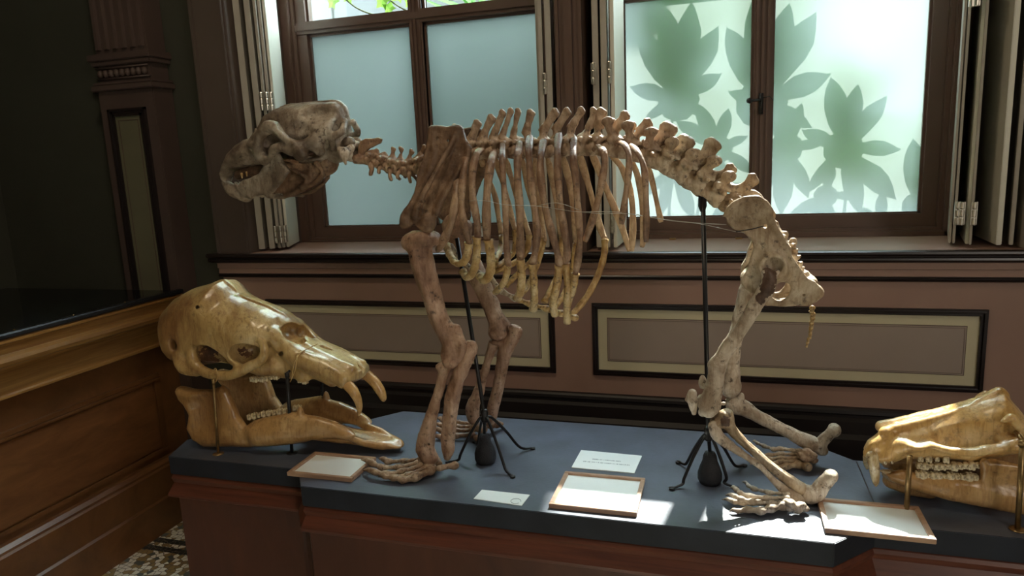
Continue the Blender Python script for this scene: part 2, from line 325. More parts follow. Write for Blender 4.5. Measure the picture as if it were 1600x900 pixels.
# ------------------------------------------------------------------ windows
def window(name, gx0, gm0, gm1, gx1, z0, zt0, zt1, fx0, fx1, handle=None):
    r = empty(name, ((gx0+gx1)/2, YG, ZS), kind='structure')
    f = MB()
    f.box(fx0, gx0-.05, YG-.05, YG+.06, ZS, WT).box(gx1+.05, fx1, YG-.05, YG+.06, ZS, WT)                # outer frame
    f.box(fx0, fx1, YG-.055, YG+.06, ZS, z0-.05).box(fx0, fx1, YG-.075, YG-.05, ZS, z0-.062)                # bottom frame + stool
    f.box(fx0, gx0-.068, YG-.075, YG-.05, ZS, WT).box(gx1+.068, fx1, YG-.075, YG-.05, ZS, WT)
    f.box(gx0-.05, gx1+.05, YG-.03, YG+.04, WT-.06, WT)
    f.build('window_frame', M['frame'], r, bevel=.003)
    s = MB()
    for a, b in ((gx0, gm0), (gm1, gx1)):                                                               # two casements
        L, Rr = (gx0-.05 if a == gx0 else gm0 if False else a-.03), (gx1+.05 if b == gx1 else b+.03)
        L = a-(.05 if a == gx0 else .0); Rr = b+(.05 if b == gx1 else .0)
        s.box(L, a, YG-.035, YG+.03, z0-.05, WT-.06).box(b, Rr, YG-.035, YG+.03, z0-.05, WT-.06)
        s.box(a, b, YG-.035, YG+.03, z0-.05, z0)
        for (q0, q1) in ((z0, zt0), (zt1, WT-.06)):       # glazing beads
            t = .01
            s.box(a, b, YG-.018, YG-.006, q0, q0+t*.6).box(a, b, YG-.018, YG-.006, q1-t, q1).box(a, a+t, YG-.018, YG-.006, q0, q1).box(b-t, b, YG-.018, YG-.006, q0, q1)
    s.build('sash', M['frame'], r, bevel=.002)
    m = MB().box(gm0, gm1, YG-.04, YG+.03, z0-.05, WT-.06)
    for i, k in enumerate((.2, .5, .8)):
        x = gm0+(gm1-gm0)*k; m.box(x-.006, x+.006, YG-.052+.004*abs(i-1), YG-.04, z0-.05, WT-.06)
    m.build('mullion', M['frame'], r, bevel=.002)
    t = MB().box(gx0-.05, gx1+.05, YG-.045, YG+.03, zt0, zt1).box(gx0-.05, gx1+.05, YG-.055, YG-.045, zt0+.014, zt1-.014)
    t.build('transom', M['frame'], r, bevel=.002)
    for a, b in ((gx0, gm0), (gm1, gx1)):
        o = MB().box(a-.004, b+.004, YG-.002, YG+.002, z0-.004, zt0+.004).build('frosted_pane', M['frosted'], r)
        o.data.materials.append(M['clear'])             # the etched side faces the room, the rest is plain glass
        for p in o.data.polygons:
            if p.normal.y > -.5: p.material_index = 1
        MB().box(a-.004, b+.004, YG-.002, YG+.002, zt1-.004, WT-.056).build('clear_pane', M['clear'], r)
    # small sill latches
    if handle:
        x, z = handle
        h = MB().box(x-.008, x+.008, YG-.062, YG-.05, z-.05, z+.03); h.tube([(x, YG-.055, z+.005), (x-.018, YG-.085, z+.003), (x-.04, YG-.09, z+.002)], .005, 8)
        h.lathe([(.001, -.011), (.009, -.008), (.012, 0), (.009, .008), (.001, .011)], (x-.045, YG-.09, z+.002), 12)
        h.tube([(x+.004, YG-.06, z+.012), (x+.03, YG-.065, z+.016), (x+.045, YG-.05, z+.0)], .0018, 6)
        h.build('window_catch', M['iron'], r, smooth=True)
    return r
w1 = window('window_1', -1.887, -1.361, -1.297, -0.765, 1.322, 2.226, 2.282, -2.085, -0.60)
w2 = window('window_2', -0.412, .100, .168, .718, 1.336, 2.226, 2.282, -0.50, 0.915, handle=(.13, 1.79))
lt = MB().box(.04, .065, YG-.12, YG-.09, ZS, ZS+.006).box(-.22, -.195, YG-.12, YG-.09, ZS, ZS+.006); lt.build('sill_catch', M['brass'], w2)

# ------------------------------------------------------------------ folded interior shutters
def shutter(label, boards, hinges):
    """boards: (x at the room end, y at the room end, x inner end, y inner end, thickness, material)"""
    b0 = boards[0]; r = empty('folding_shutter', (b0[0], b0[1], ZS), label, 'shutter')
    for (xa, ya, xb, yb, th, mt) in boards:
        d = np.array([xb-xa, yb-ya]); n = np.array([-d[1], d[0]])/np.linalg.norm(d)*th/2
        m = MB().prism([(xa-n[0], ya-n[1]), (xb-n[0], yb-n[1]), (xb+n[0], yb+n[1]), (xa+n[0], ya+n[1])], ZS+.012, WT-.05, 'z')
        o = m.build('shutter_leaf', M[mt], r, bevel=.002)
    for (x, y, z) in hinges:
        h = MB(); 
        for k in range(3): h.lathe([(.0055, 0), (.0065, .003), (.0065, .021), (.0055, .024)], (x, y, z+k*.026-.04), 10)
        h.box(x-.009, x+.009, y+.002, y+.006, z-.038, z+.036)
        h.build('hinge', M['steel'], r, smooth=False)
hz = (1.36, 1.93, 2.28)
def bd(pa, ya, pb, yb, row, th, mt):     # a leaf from its room end (seen at column pa) to its inner end (column pb)
    a, b = PY(pa, row, ya), PY(pb, row, yb); return (a[0], ya, b[0], yb, th, mt)
def hg(px, row, y, zs):
    a = PY(px, row, y); return [(a[0], y, z) for z in zs]
shutter('folded grey shutter stack in the left reveal of the left window',
    [bd(409, 2.63, 424, 2.80, 385, .026, 'greige'), bd(425, 2.64, 438, 2.80, 385, .024, 'greige'), bd(436, 2.66, 452, 2.84, 385, .012, 'greige'), bd(443, 2.68, 458, 2.88, 385, .012, 'greige'), bd(450, 2.70, 467, 2.92, 385, .012, 'ivory_lit')],
    hg(432, 380, 2.635, (1.33, 1.9)) + hg(440, 380, 2.645, (1.33, 1.9)) + hg(447, 380, 2.66, (1.33, 1.9)))
shutter('folded shutter stack left of the central pier',
    [bd(858, 2.61, 862, 2.85, 117, .022, 'greige'), bd(846, 2.62, 848, 2.90, 117, .016, 'greige'), bd(841, 2.66, 842, 2.90, 117, .008, 'greige')],
    hg(851, 117, 2.605, (1.88, 1.38)))
shutter('folded beige shutter stack right of the central pier',
    [bd(931, 2.61, 936, 2.90, 117, .022, 'greige'), bd(944, 2.60, 948, 2.90, 117, .022, 'greige'), bd(957, 2.60, 973, 2.86, 117, .014, 'ivory_lit')],
    hg(927, 117, 2.59, (1.90,)) + hg(952, 117, 2.59, (1.90, 1.36)))
shutter('wide folded beige shutter stack at the far right reveal',
    [bd(1484, 2.66, 1481, 2.98, 375, .008, 'greige'), bd(1490, 2.65, 1487, 2.98, 375, .008, 'greige'), bd(1511, 2.63, 1499, 2.97, 375, .010, 'ivory_lit'), bd(1516, 2.61, 1513, 2.93, 375, .008, 'greige'),
     bd(1561, 2.60, 1519, 2.93, 375, .016, 'ivory_lit'), bd(1580, 2.60, 1572, 2.90, 375, .012, 'greige')],
    hg(1493, 380, 2.62, (2.05, 1.37)) + hg(1500, 380, 2.61, (2.05, 1.37)) + hg(1519, 380, 2.595, (2.07, 1.37)))

# ------------------------------------------------------------------ pilaster on the dark left wall
pr = empty('trim_10', (-2.59, YB, 0), kind='structure')
X0, X1, YP = -2.735, -2.425, 2.60
MB().box(X0, X1, YP, YB, 0, 2.02).box(X0+.01, X1-.01, YP+.01, YB, 2.02, 4.6).build('pilaster_shaft', M['pil'], pr, bevel=.004)
m = MB()
for k in range(6):
    x = X0+.035+k*.048; m.prism([(x-.012, YP+.012), (x-.008, YP-.004), (x+.008, YP-.004), (x+.012, YP+.012)], 2.17, 4.6, 'z')
m.build('flutes', M['pil'], pr)
m = MB().box(X0-.018, X1+.018, YP-.02, YB, 2.12, 2.15).box(X0-.01, X1+.01, YP-.01, YB, 2.10, 2.12).box(X0-.018, X1+.018, YP-.02, YB, 1.99, 2.015).box(X0-.01, X1+.01, YP-.012, YB, 2.015, 2.03)
m.build('pilaster_band', M['pil'], pr, bevel=.004)
m = MB()
for k in range(9):
    x = X0+.03+k*.031; m.lathe([(.001, -.018), (.01, -.013), (.014, 0), (.01, .013), (.001, .018)], (x, YP, 2.066), 10)
m.box(X0+.012, X1-.012, YP-.006, YP+.01, 2.086, 2.092).box(X0+.012, X1-.012, YP-.006, YP+.01, 2.040, 2.046)
m.build('guilloche_ornament', M['pil'], pr, smooth=True)
m = MB(); a0, a1, b0, b1 = X0+.05, X1-.05, 1.0, 1.91
for o_, y in ((0, YP-.012), (.012, YP-.007), (.024, YP-.01)):
    m.box(a0+o_, a0+o_+.01, y, YP, b0, b1-o_).box(a1-o_-.01, a1-o_, y, YP, b0, b1-o_).box(a0+o_, a1-o_, y, YP, b1-o_-.01, b1-o_)
m.build('pilaster_panel_moulding', M['black'], pr)
MB().box(a0+.034, a1-.034, YP-.004, YP+.001, b0, b1-.034).build('pilaster_panel', M['pilcream'], pr)
m = MB(); a = .05; m.box(a0+a, a0+a+.003, YP-.006, YP-.003, b0, b1-a).box(a1-a-.003, a1-a, YP-.006, YP-.003, b0, b1-a).box(a0+a, a1-a, YP-.006, YP-.003, b1-a-.003, b1-a)
m.build('panel_line', M['line'], pr)
o = MB().box(-2.235, -2.20, YB-.03, YB, 1.29, 1.38).build('wall_socket', M['black'], bevel=.003); tag(o, 'small black box fixed on the olive wall beside the left window', 'fixture')

# ------------------------------------------------------------------ oak display case along the left
case = empty('display_case', (-2.8, 1.4, 0), 'long oak display case with a dark glass top along the left', 'display case')
XC = -2.49; y0, y1 = 0.2, 2.60
MB().box(-3.5, XC, y0, y1, 0.0, 1.0).build('case_body', M['oak_dk'], case)
MB().prism([(XC-.05, 1.068), (XC+.065, 1.068), (XC+.09, 1.060), (XC+.09, 1.052), (XC+.075, 1.046), (XC+.07, 1.01), (XC-.05, 1.01)], y0, y1, 'y').build('top_rail', M['oak'], case)
MB().prism([(XC-.05, 1.01), (XC+.075, 1.01), (XC+.10, 1.003), (XC+.105, .99), (XC+.10, .975), (XC+.085, .968), (XC+.08, .958), (XC+.06, .955), (XC-.05, .955)], y0, y1, 'y').build('bead_moulding', M['oak'], case)
MB().prism([(XC-.05, .955), (XC+.045, .955), (XC+.045, .862), (XC+.055, .858), (XC+.055, .85), (XC+.03, .842), (XC-.05, .842)], y0, y1, 'y').build('frieze_rail', M['oak'], case)
MB().prism([(-2.43, 1.068), (-2.43, 1.086), (-2.405, 1.086), (-2.402, 1.08), (-2.402, 1.068)], y0, y1, 'y').build('metal_edge', M['iron'], case)
M['caseglass'] = paint('dark_case_glass', (0.006, 0.008, 0.011), 0.06, 0.1, 4, 0, spec=0.6)
MB().box(-3.5, -2.43, y0, y1, 1.066, 1.078).build('glass_top', M['caseglass'], case)
for x_, y_ in ((22, 514), (114, 489), (195, 470)):
    q = PX(x_, y_, -2.425); m = MB().lathe([(.004, 0), (.0045, .003), (.002, .005)], (-2.425, q[1], 1.084), 10); m.build('brass_pin', M['brass'], case, smooth=True)
m = MB(); PB0, PB1 = .365, .70
m.box(XC, XC+.012, y0, 2.47, PB1, PB1+.02).box(XC, XC+.020, y0, 2.47, PB1-.012, PB1).box(XC, XC+.012, y0, 2.47, PB0-.018, PB0)
m.box(XC, XC+.012, 2.44, 2.47, PB0, PB1)
m.build('panel_moulding', M['oak_dk'], case, bevel=.002)
M['oakp'] = wood('brown_oak_side_panel', (0.12, 0.045, 0.015), (0.24, 0.10, 0.035), (.7, .7, 3), 0.4, 6, 0.2)
MB().box(XC, XC+.008, y0, 2.43, PB0+.006, PB1-.018).build('side_panel', M['oakp'], case, bevel=.003)
MB().prism([(XC, .32), (XC+.02, .318), (XC+.035, .305), (XC+.035, .295), (XC+.045, .288), (XC+.045, .16), (XC+.055, .152), (XC+.055, .0), (XC, 0)], y0, y1, 'y').build('base_moulding', M['oak_dk'], case)

# ------------------------------------------------------------------ the plinth table with its slab
ZT = 0.75
outer = [(-1.64, 1.625), (-1.175, 1.625), (-1.105, 1.53), (.235, 1.53), (.335, 1.635), (1.3, 1.635), (1.3, 1.99), (.345, 1.99), (.205, 2.125), (-1.08, 2.125), (-1.2, 1.985), (-1.46, 1.985), (-1.68, 1.75)]
def offset_poly(p, d):
    n = len(p); out = []
    for i in range(n):
        a, b, c = np.array(p[i-1]), np.array(p[i]), np.array(p[(i+1) % n])
        e1 = (b-a)/np.linalg.norm(b-a); e2 = (c-b)/np.linalg.norm(c-b)
        n1 = np.array([e1[1], -e1[0]]); n2 = np.array([e2[1], -e2[0]]); k = (n1+n2)/(1+n1@n2); out.append(tuple(b+k*d))
    return out
tb = empty('display_plinth', (-.4, 1.8, 0), 'long stepped mahogany plinth with slate blue slab top under the skeleton', 'plinth')
seam = .351
o = MB().prism(outer, ZT-.058, ZT, 'z').build('slab_top', M['slab'], tb, bevel=.0015)
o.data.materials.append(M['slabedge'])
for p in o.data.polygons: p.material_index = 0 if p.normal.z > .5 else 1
MB().box(.3495, .3525, 1.637, 1.985, ZT-.001, ZT+.0006).build('slab_seam', M['black'], tb)
m = MB()
prof = [(-.010, ZT-.058), (-.004, ZT-.063), (.000, ZT-.072), (-.006, ZT-.088), (.004, ZT-.105), (.012, ZT-.120), (.012, ZT-.128), (.003, ZT-.134), (-.03, ZT-.136)]
rings = [[(x, y, z) for x, y in offset_poly(outer, d)] for d, z in prof]
n = len(outer); vs = [v for rr in rings for v in rr]; fs = [(i*n+k, i*n+(k+1) % n, (i+1)*n+(k+1) % n, (i+1)*n+k) for i in range(len(prof)-1) for k in range(n)]
m.add(vs, fs + [tuple(range(n)), tuple((len(prof)-1)*n+k for k in range(n))]).build('cornice', M['mahog'], tb)
MB().prism(offset_poly(outer, -.012), 0.10, ZT-.13, 'z').build('carcass', M['mahogp'], tb)
MB().prism(offset_poly(outer, .006), 0.0, 0.10, 'z').build('plinth_base', M['mahogp'], tb)
MB().prism([(-1.24, 1.637-.006), (-1.19, 1.637-.006), (-1.178, 1.64), (-1.178, 1.66), (-1.24, 1.66)], .1, ZT-.135, 'z').build('corner_stile', M['mahogp'], tb)

# ------------------------------------------------------------------ labels lying on the slab
def framed_label(px, label, name='framed_label'):
    q = [PZ(x, y, ZT+.012) for x, y in px]        # front-left, front-right, back-right, back-left
    x0 = (q[0][0]+q[3][0])/2; x1 = (q[1][0]+q[2][0])/2; ya = (q[0][1]+q[1][1])/2; yb = (q[2][1]+q[3][1])/2
    r = empty(name, ((x0+x1)/2, (ya+yb)/2, ZT), label, 'label')
    t = .011
    MB().box(x0, x1, ya, ya+t, ZT, ZT+.012).box(x0, x1, yb-t, yb, ZT, ZT+.012).box(x0, x0+t, ya+t, yb-t, ZT, ZT+.012).box(x1-t, x1, ya+t, yb-t, ZT, ZT+.012).build('label_frame', M['labelwood'], r, bevel=.001)
    MB().box(x0+t, x1-t, ya+t, yb-t, ZT, ZT+.006).build('label_sheet', M['paper'], r)
    return r
framed_label([(450, 739), (557, 747), (583, 712), (487, 706)], 'wooden framed white label beside the near front foot')
framed_label([(855, 788), (996, 800), (1008, 745), (884, 737)], 'wooden framed white label at the middle of the plinth front')
framed_label([(1287, 830), (1462, 838), (1433, 788), (1280, 779)], 'large wooden framed white label by the near rear heel')
def card(px, label, th=.003):
    q = [PZ(x, y, ZT+th) for x, y in px]
    r = empty('paper_card', ((q[0][0]+q[2][0])/2, (q[0][1]+q[2][1])/2, ZT), label, 'card')
    v = [(a[0], a[1], ZT+.0004) for a in q] + [(a[0], a[1], ZT+th) for a in q]
    MB().add(v, [(0, 3, 2, 1), (4, 5, 6, 7), (0, 1, 5, 4), (1, 2, 6, 5), (2, 3, 7, 6), (3, 0, 4, 7)]).build('card_sheet', M['paper'], r)
    return r, q
r, q = card([(893, 730), (991, 739), (1003, 712), (908, 703)], 'white card with two grey printed lines behind the middle framed label')
cx, cy = np.mean([a[0] for a in q]), np.mean([a[1] for a in q])
m = MB(); random.seed(11)                      # the print is too small to read: broken rows of tiny strokes
for (yy, x0_, x1_) in ((cy+.006, cx-.042, cx+.040), (cy-.014, cx-.065, cx+.066)):
    x = x0_
    while x < x1_:
        w_ = random.choice((.0012, .0018, .0026, .0032)); m.box(x, x+w_, yy-random.uniform(.002, .0032), yy+random.uniform(.002, .0032), ZT+.003, ZT+.0032); x += w_+random.choice((.0012, .0016, .0034))
m.build('printed_lines', M['ink'], r)
r, q = card([(740, 779), (815, 790), (828, 773), (753, 765)], 'small white card with a faint ring mark near the slab front edge', .002)
c_ = PZ(806, 783, ZT+.002)
MB().tube([(c_[0]+.013*math.cos(a), c_[1]+.013*math.sin(a), ZT+.0022) for a in np.linspace(0, 5.6, 20)], .0006, 6).build('ring_mark', M['ink'], r)

# ------------------------------------------------------------------ the garden outside
struct(MB().box(-7, 6, 3.36, 12, -.3, -.2).build('floor_garden', M['soil']))
fc = empty('board_wall', (-2.6, 4.6, -.2), 'white painted board fence standing in the garden behind the left window', 'fence')
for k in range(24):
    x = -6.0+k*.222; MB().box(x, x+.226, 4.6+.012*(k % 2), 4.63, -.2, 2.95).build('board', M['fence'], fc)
MB().box(-6.0, -.66, 4.63, 4.68, .5, .6).box(-6.0, -.66, 4.63, 4.68, 2.5, 2.6).build('fence_batten', M['fence'], fc)
# unseen tree row, made up and shaped to keep sun off the left window
hd = empty('tree_sun_blocker', (-2.7, 6.0, -.2), 'made up clipped tree row, out of view, blocking sun from the left window', 'sun blocker')
pw = lambda t: math.copysign(abs(t)**.28, t)
for cen, rad in ((np.array([-2.9, 6.0, 5.33]), np.array([2.8, .35, 1.03])), (np.array([-.02, 6.0, 5.99]), np.array([.27, .3, .37]))):  # small second block of foliage added to shade the slab front
    m = MB(); A_, B_ = 28, 14; vs = []
    for i in range(B_+1):
        for k in range(A_):
            ph = -math.pi/2+math.pi*i/B_; th = 2*math.pi*k/A_
            p = np.array([pw(math.cos(th))*pw(math.cos(ph)), pw(math.sin(th))*pw(math.cos(ph)), pw(math.sin(ph))])*rad
            vs.append(cen+p+np.random.uniform(-.02, .02, 3))
    m.add(vs, [(i*A_+k, i*A_+(k+1) % A_, (i+1)*A_+(k+1) % A_, (i+1)*A_+k) for i in range(B_) for k in range(A_)]).build('blocker_crown', M['leaf'], hd)
for x in (-5, -3.6, -2.2, -.9): MB().tube([(x, 6, -.2), (x+.04, 6, 2.2), (x, 6, 4.6)], [.09, .07, .06], 10).build('blocker_trunk', M['bark'], hd)
def sunlift(px, py, dy):
    q = PY(px, py, YG); return q - SUN_DIR*(dy/abs(SUN_DIR[1]))
def lobed_leaf(name, px, tips, dy, mat, parent, wid=.15):
    c = sunlift(*px, dy); m = MB()
    pts_all = []
    for k, t in enumerate(tips):
        t = sunlift(*t, dy); d = t-c; L = np.linalg.norm(d); d = d/L; n = np.array([d[2], 0, -d[0]]); n /= np.linalg.norm(n)
        prof = [(0, .10), (.15, .45), (.35, .8), (.55, 1.0), (.72, .9), (.86, .55), (.95, .22), (1.0, 0.0)]
        v = []; off = .004*(k % 3)
        for s_, w_ in prof:
            jag = 1+.10*math.sin(s_*40+k)
            p = c+d*L*s_+np.array([0, off+.02*s_*s_, 0]); v += [p-n*w_*wid*L*jag, p+np.array([0, -.004, 0]), p+n*w_*wid*L*jag]
        f = []
        for i in range(len(prof)-1): f += [(3*i, 3*i+1, 3*i+4, 3*i+3), (3*i+1, 3*i+2, 3*i+5, 3*i+4)]
        m.add(v, f)
    L = np.mean([np.linalg.norm(sunlift(*t, dy)-c) for t in tips])
    m.add([c+np.array([math.cos(a)*L*.31, .002, math.sin(a)*L*.31]) for a in np.linspace(0, 2*math.pi, 12)[:-1]], [tuple(range(11))])
    return m.build(name, M[mat], parent), c
leaves = [((1060, 155), [(999, 36), (1042, 0), (1083, -10), (1124, 32), (1129, 104), (986, 123), (1008, 178), (1118, 178)], .10),
 ((1190, 160), [(1137, 33), (1188, -30), (1236, -8), (1277, 10), (1300, 104), (1140, 130), (1270, 190)], .13),
 ((1318, 232), [(1300, 111), (1343, 120), (1388, 137), (1409, 224), (1402, 300), (1255, 190), (1345, 325), (1262, 290)], .09),
 ((1122, 232), [(1058, 180), (1090, 150), (1170, 200), (1180, 262), (1135, 315), (1085, 285), (1140, 160)], .12),
 ((1228, 230), [(1195, 140), (1255, 150), (1290, 210), (1265, 300), (1222, 325), (1180, 300)], .14),
 ((1052, 265), [(995, 235), (1000, 300), (1030, 330), (1085, 335), (1105, 240), (1040, 200)], .15),
 ((1150, 300), [(1110, 345), (1160, 360), (1200, 340), (1195, 270), (1120, 275)], .11),
 ((1290, 305), [(1230, 335), (1255, 360), (1310, 355), (1340, 300), (1300, 240)], .13),
 ((1432, 320), [(1429, 207), (1455, 240), (1412, 345), (1445, 370)], .10),
 ((1375, 350), [(1380, 290), (1420, 330), (1345, 310), (1350, 370)], .12)]
plant_x = [1060, 1190, 1318, 1435]
pl = empty('fatsia_plant', (.15, 3.3, -.2), 'green hand leaved shrub pressed against the right window from outside', 'plant')
random.seed(3)
for i, (c_, tips, dy) in enumerate(leaves):
    o, c = lobed_leaf('leaf', c_, tips, dy, 'leaf', pl)
    b0 = np.array([.1+.12*(i % 4-1.5), 3.55, .2]); mid = np.array([c[0]+.03*(i % 3-1), 3.44, max(c[2]-.12, 1.27)])
    MB().tube(catmull([c, mid, b0, b0+np.array([0, 0.02, -.4])], 5), .006, 6).build('stalk', M['bark'], pl, smooth=True)
# loose bushes behind, giving the green cast
def bush(name, c, rad, n, size, label, mat='leaf'):
    r = empty(name, (c[0], c[1], -.2), label, 'shrub')
    m = MB()
    for k in range(n):
        u = np.random.normal(size=3); u /= np.linalg.norm(u); p = np.array(c)+u*np.array(rad)*np.random.uniform(.6, 1)
        a = np.random.normal(size=3); a /= np.linalg.norm(a); b = np.cross(a, u); b /= np.linalg.norm(b)+1e-6; s_ = size*np.random.uniform(.6, 1.3)
        m.add([p-a*s_, p-b*s_*.35+u*.01, p+a*s_, p+b*s_*.35+u*.01], [(0, 1, 2, 3)])
    o = m.build('foliage', M[mat], r); o['kind'] = 'stuff'
    m = MB()
    for k in range(4): m.tube([(c[0]+.05*(k-1.5), c[1], -.2), (c[0]+.15*(k-1.5), c[1], c[2])], .012, 6)
    m.build('stems', M['bark'], r); return r
np.random.seed(5)
bush('garden_bush', (-.80, 3.50, 1.65), (.36, .10, .70), 1100, .075, 'leafy bush outside behind the right half of the left window')
bush('garden_hedge', (.7, 4.0, .55), (1.3, .4, .75), 1200, .09, 'low green hedge outside the right window')
vn = empty('climbing_vine', (-1.5, 3.45, 2.2), 'bright green vine leaves seen through the clear upper left pane', 'plant')
for (cx_, cy_, r_) in ((520, 3, 14), (545, -8, 16), (598, 0, 18), (622, -10, 17), (608, 14, 13), (640, 3, 12), (575, -14, 14)):
    c = PY(cx_, cy_, 3.4); sz = r_*.0031; v = [c]; K = 15
    for k in range(K):
        a = 2*math.pi*k/K; rr = sz*(1 if k % 3 == 0 else .62); v.append(c+np.array([rr*math.cos(a), .012*math.sin(2*a), rr*math.sin(a)]))
    MB().add(v, [(0, k+1, (k+1) % K+1) for k in range(K)]).build('leaf', M['vine'], vn)
MB().tube(catmull([PY(535, -5, 3.41), PY(560, 14, 3.41), PY(590, 24, 3.42), PY(630, 26, 3.42)], 5), .004, 6).tube(catmull([PY(598, -8, 3.41), PY(630, 14, 3.41), PY(665, 25, 3.42)], 5), .004, 6).build('vine_stem', M['bark'], vn, smooth=True)
pm = empty('palm_plant', (-1.0, 3.6, 2.0), 'spiky palm leaves seen through the clear upper right pane of the left window', 'plant')
for (a, b) in (((665, 0), (720, 26)), ((672, -6), (745, 18)), ((700, -12), (760, 14)), ((735, 18), (715, -25)), ((738, 18), (742, -25)), ((738, 18), (770, -18)), ((775, 12), (755, -22)), ((775, 12), (800, -20)), ((800, 8), (835, -16)), ((778, 12), (780, -25)), ((740, 18), (790, -8)), ((820, 8), (812, -20))):
    A, B = PY(*a, 3.6), PY(*b, 3.6); d = B-A; n_ = np.array([d[2], 0, -d[0]]); n_ = n_/np.linalg.norm(n_)*.009
    MB().add([A-n_*.4, A+n_*.4, (A+B)/2+n_+[0, .01, 0], B, (A+B)/2-n_+[0, -.01, 0]], [(0, 1, 2, 3, 4)]).build('frond', M['leaf'], pm)

# ------------------------------------------------------------------ iron stands carrying the skeleton
def stand(label, base_px, top_px, ytop, ybase, knob_px, feet, weight_px, top_kind):
    b = PZ(*weight_px, ZT); b[1] = max(b[1], ybase) if False else b[1]
    r = empty('iron_stand', tuple(b), label, 'stand')
    kb = PY(*knob_px, b[1]); tp = PY(*top_px, ytop)
    MB().tube([b+np.array([0, 0, .08]), kb, tp], [.0045, .0058, .0062], 12).build('pole', M['iron'], r, smooth=True)
    MB().lathe([(.002, .0), (.026, .001), (.031, .012), (.031, .028), (.026, .045), (.019, .062), (.017, .076), (.013, .085), (.006, .088)], b, 24).build('weight', M['castiron'], r, smooth=True)
    MB().lathe([(.004, -.02), (.010, -.016), (.012, -.006), (.0085, 0), (.012, .008), (.010, .018), (.005, .022)], kb, 14).build('collar', M['iron'], r, smooth=True)
    for (mid, ft) in feet:
        e = PZ(*ft, ZT+.004); dirv = (e-kb); dirv[2] = 0; L = np.linalg.norm(dirv); u = dirv/L
        top = kb+u*.008+np.array([0, 0, -.004])
        pts = catmull([top, kb+u*L*.16+np.array([0, 0, -.012]), kb+u*L*.42+np.array([0, 0, -.42*(kb[2]-ZT)]), kb+u*L*.66+np.array([0, 0, -.80*(kb[2]-ZT)]), e-u*.03+np.array([0, 0, .006]), e], 6)
        m = MB().tube(pts, [.0042]*(len(pts)-6)+[.004, .0038, .0034, .0032, .003, .003], 10)
        m.lathe([(.001, -.003), (.008, -.0025), (.008, .0015), (.001, .002)], e, 12)
        m.build('leg', M['iron'], r, smooth=True)
    return r, tp
r, tp = stand('black iron stand with pear shaped weight between the front legs', None, (714, 372), 1.80, 1.79, (757, 650), [(None, (832, 700)), (None, (801, 744)), (None, (700, 722)), (None, (742, 690))], (759, 722), 0)
r, tp = stand('black iron stand with pear shaped weight beside the rear knees', None, (1098, 300), 1.81, 1.78, (1107, 678), [(None, (1050, 763)), (None, (1060, 722)), (None, (1163, 727)), (None, (1150, 762))], (1109, 754), 1)
MB().prism([(tp[0]-.011, tp[2]-.035), (tp[0]-.005, tp[2]-.05), (tp[0]+.005, tp[2]-.05), (tp[0]+.010, tp[2]-.035), (tp[0]+.008, tp[2]+.018), (tp[0]-.009, tp[2]+.02)], tp[1]-.006, tp[1]+.006, 'y').build('saddle_plate', M['iron'], r, bevel=.002)

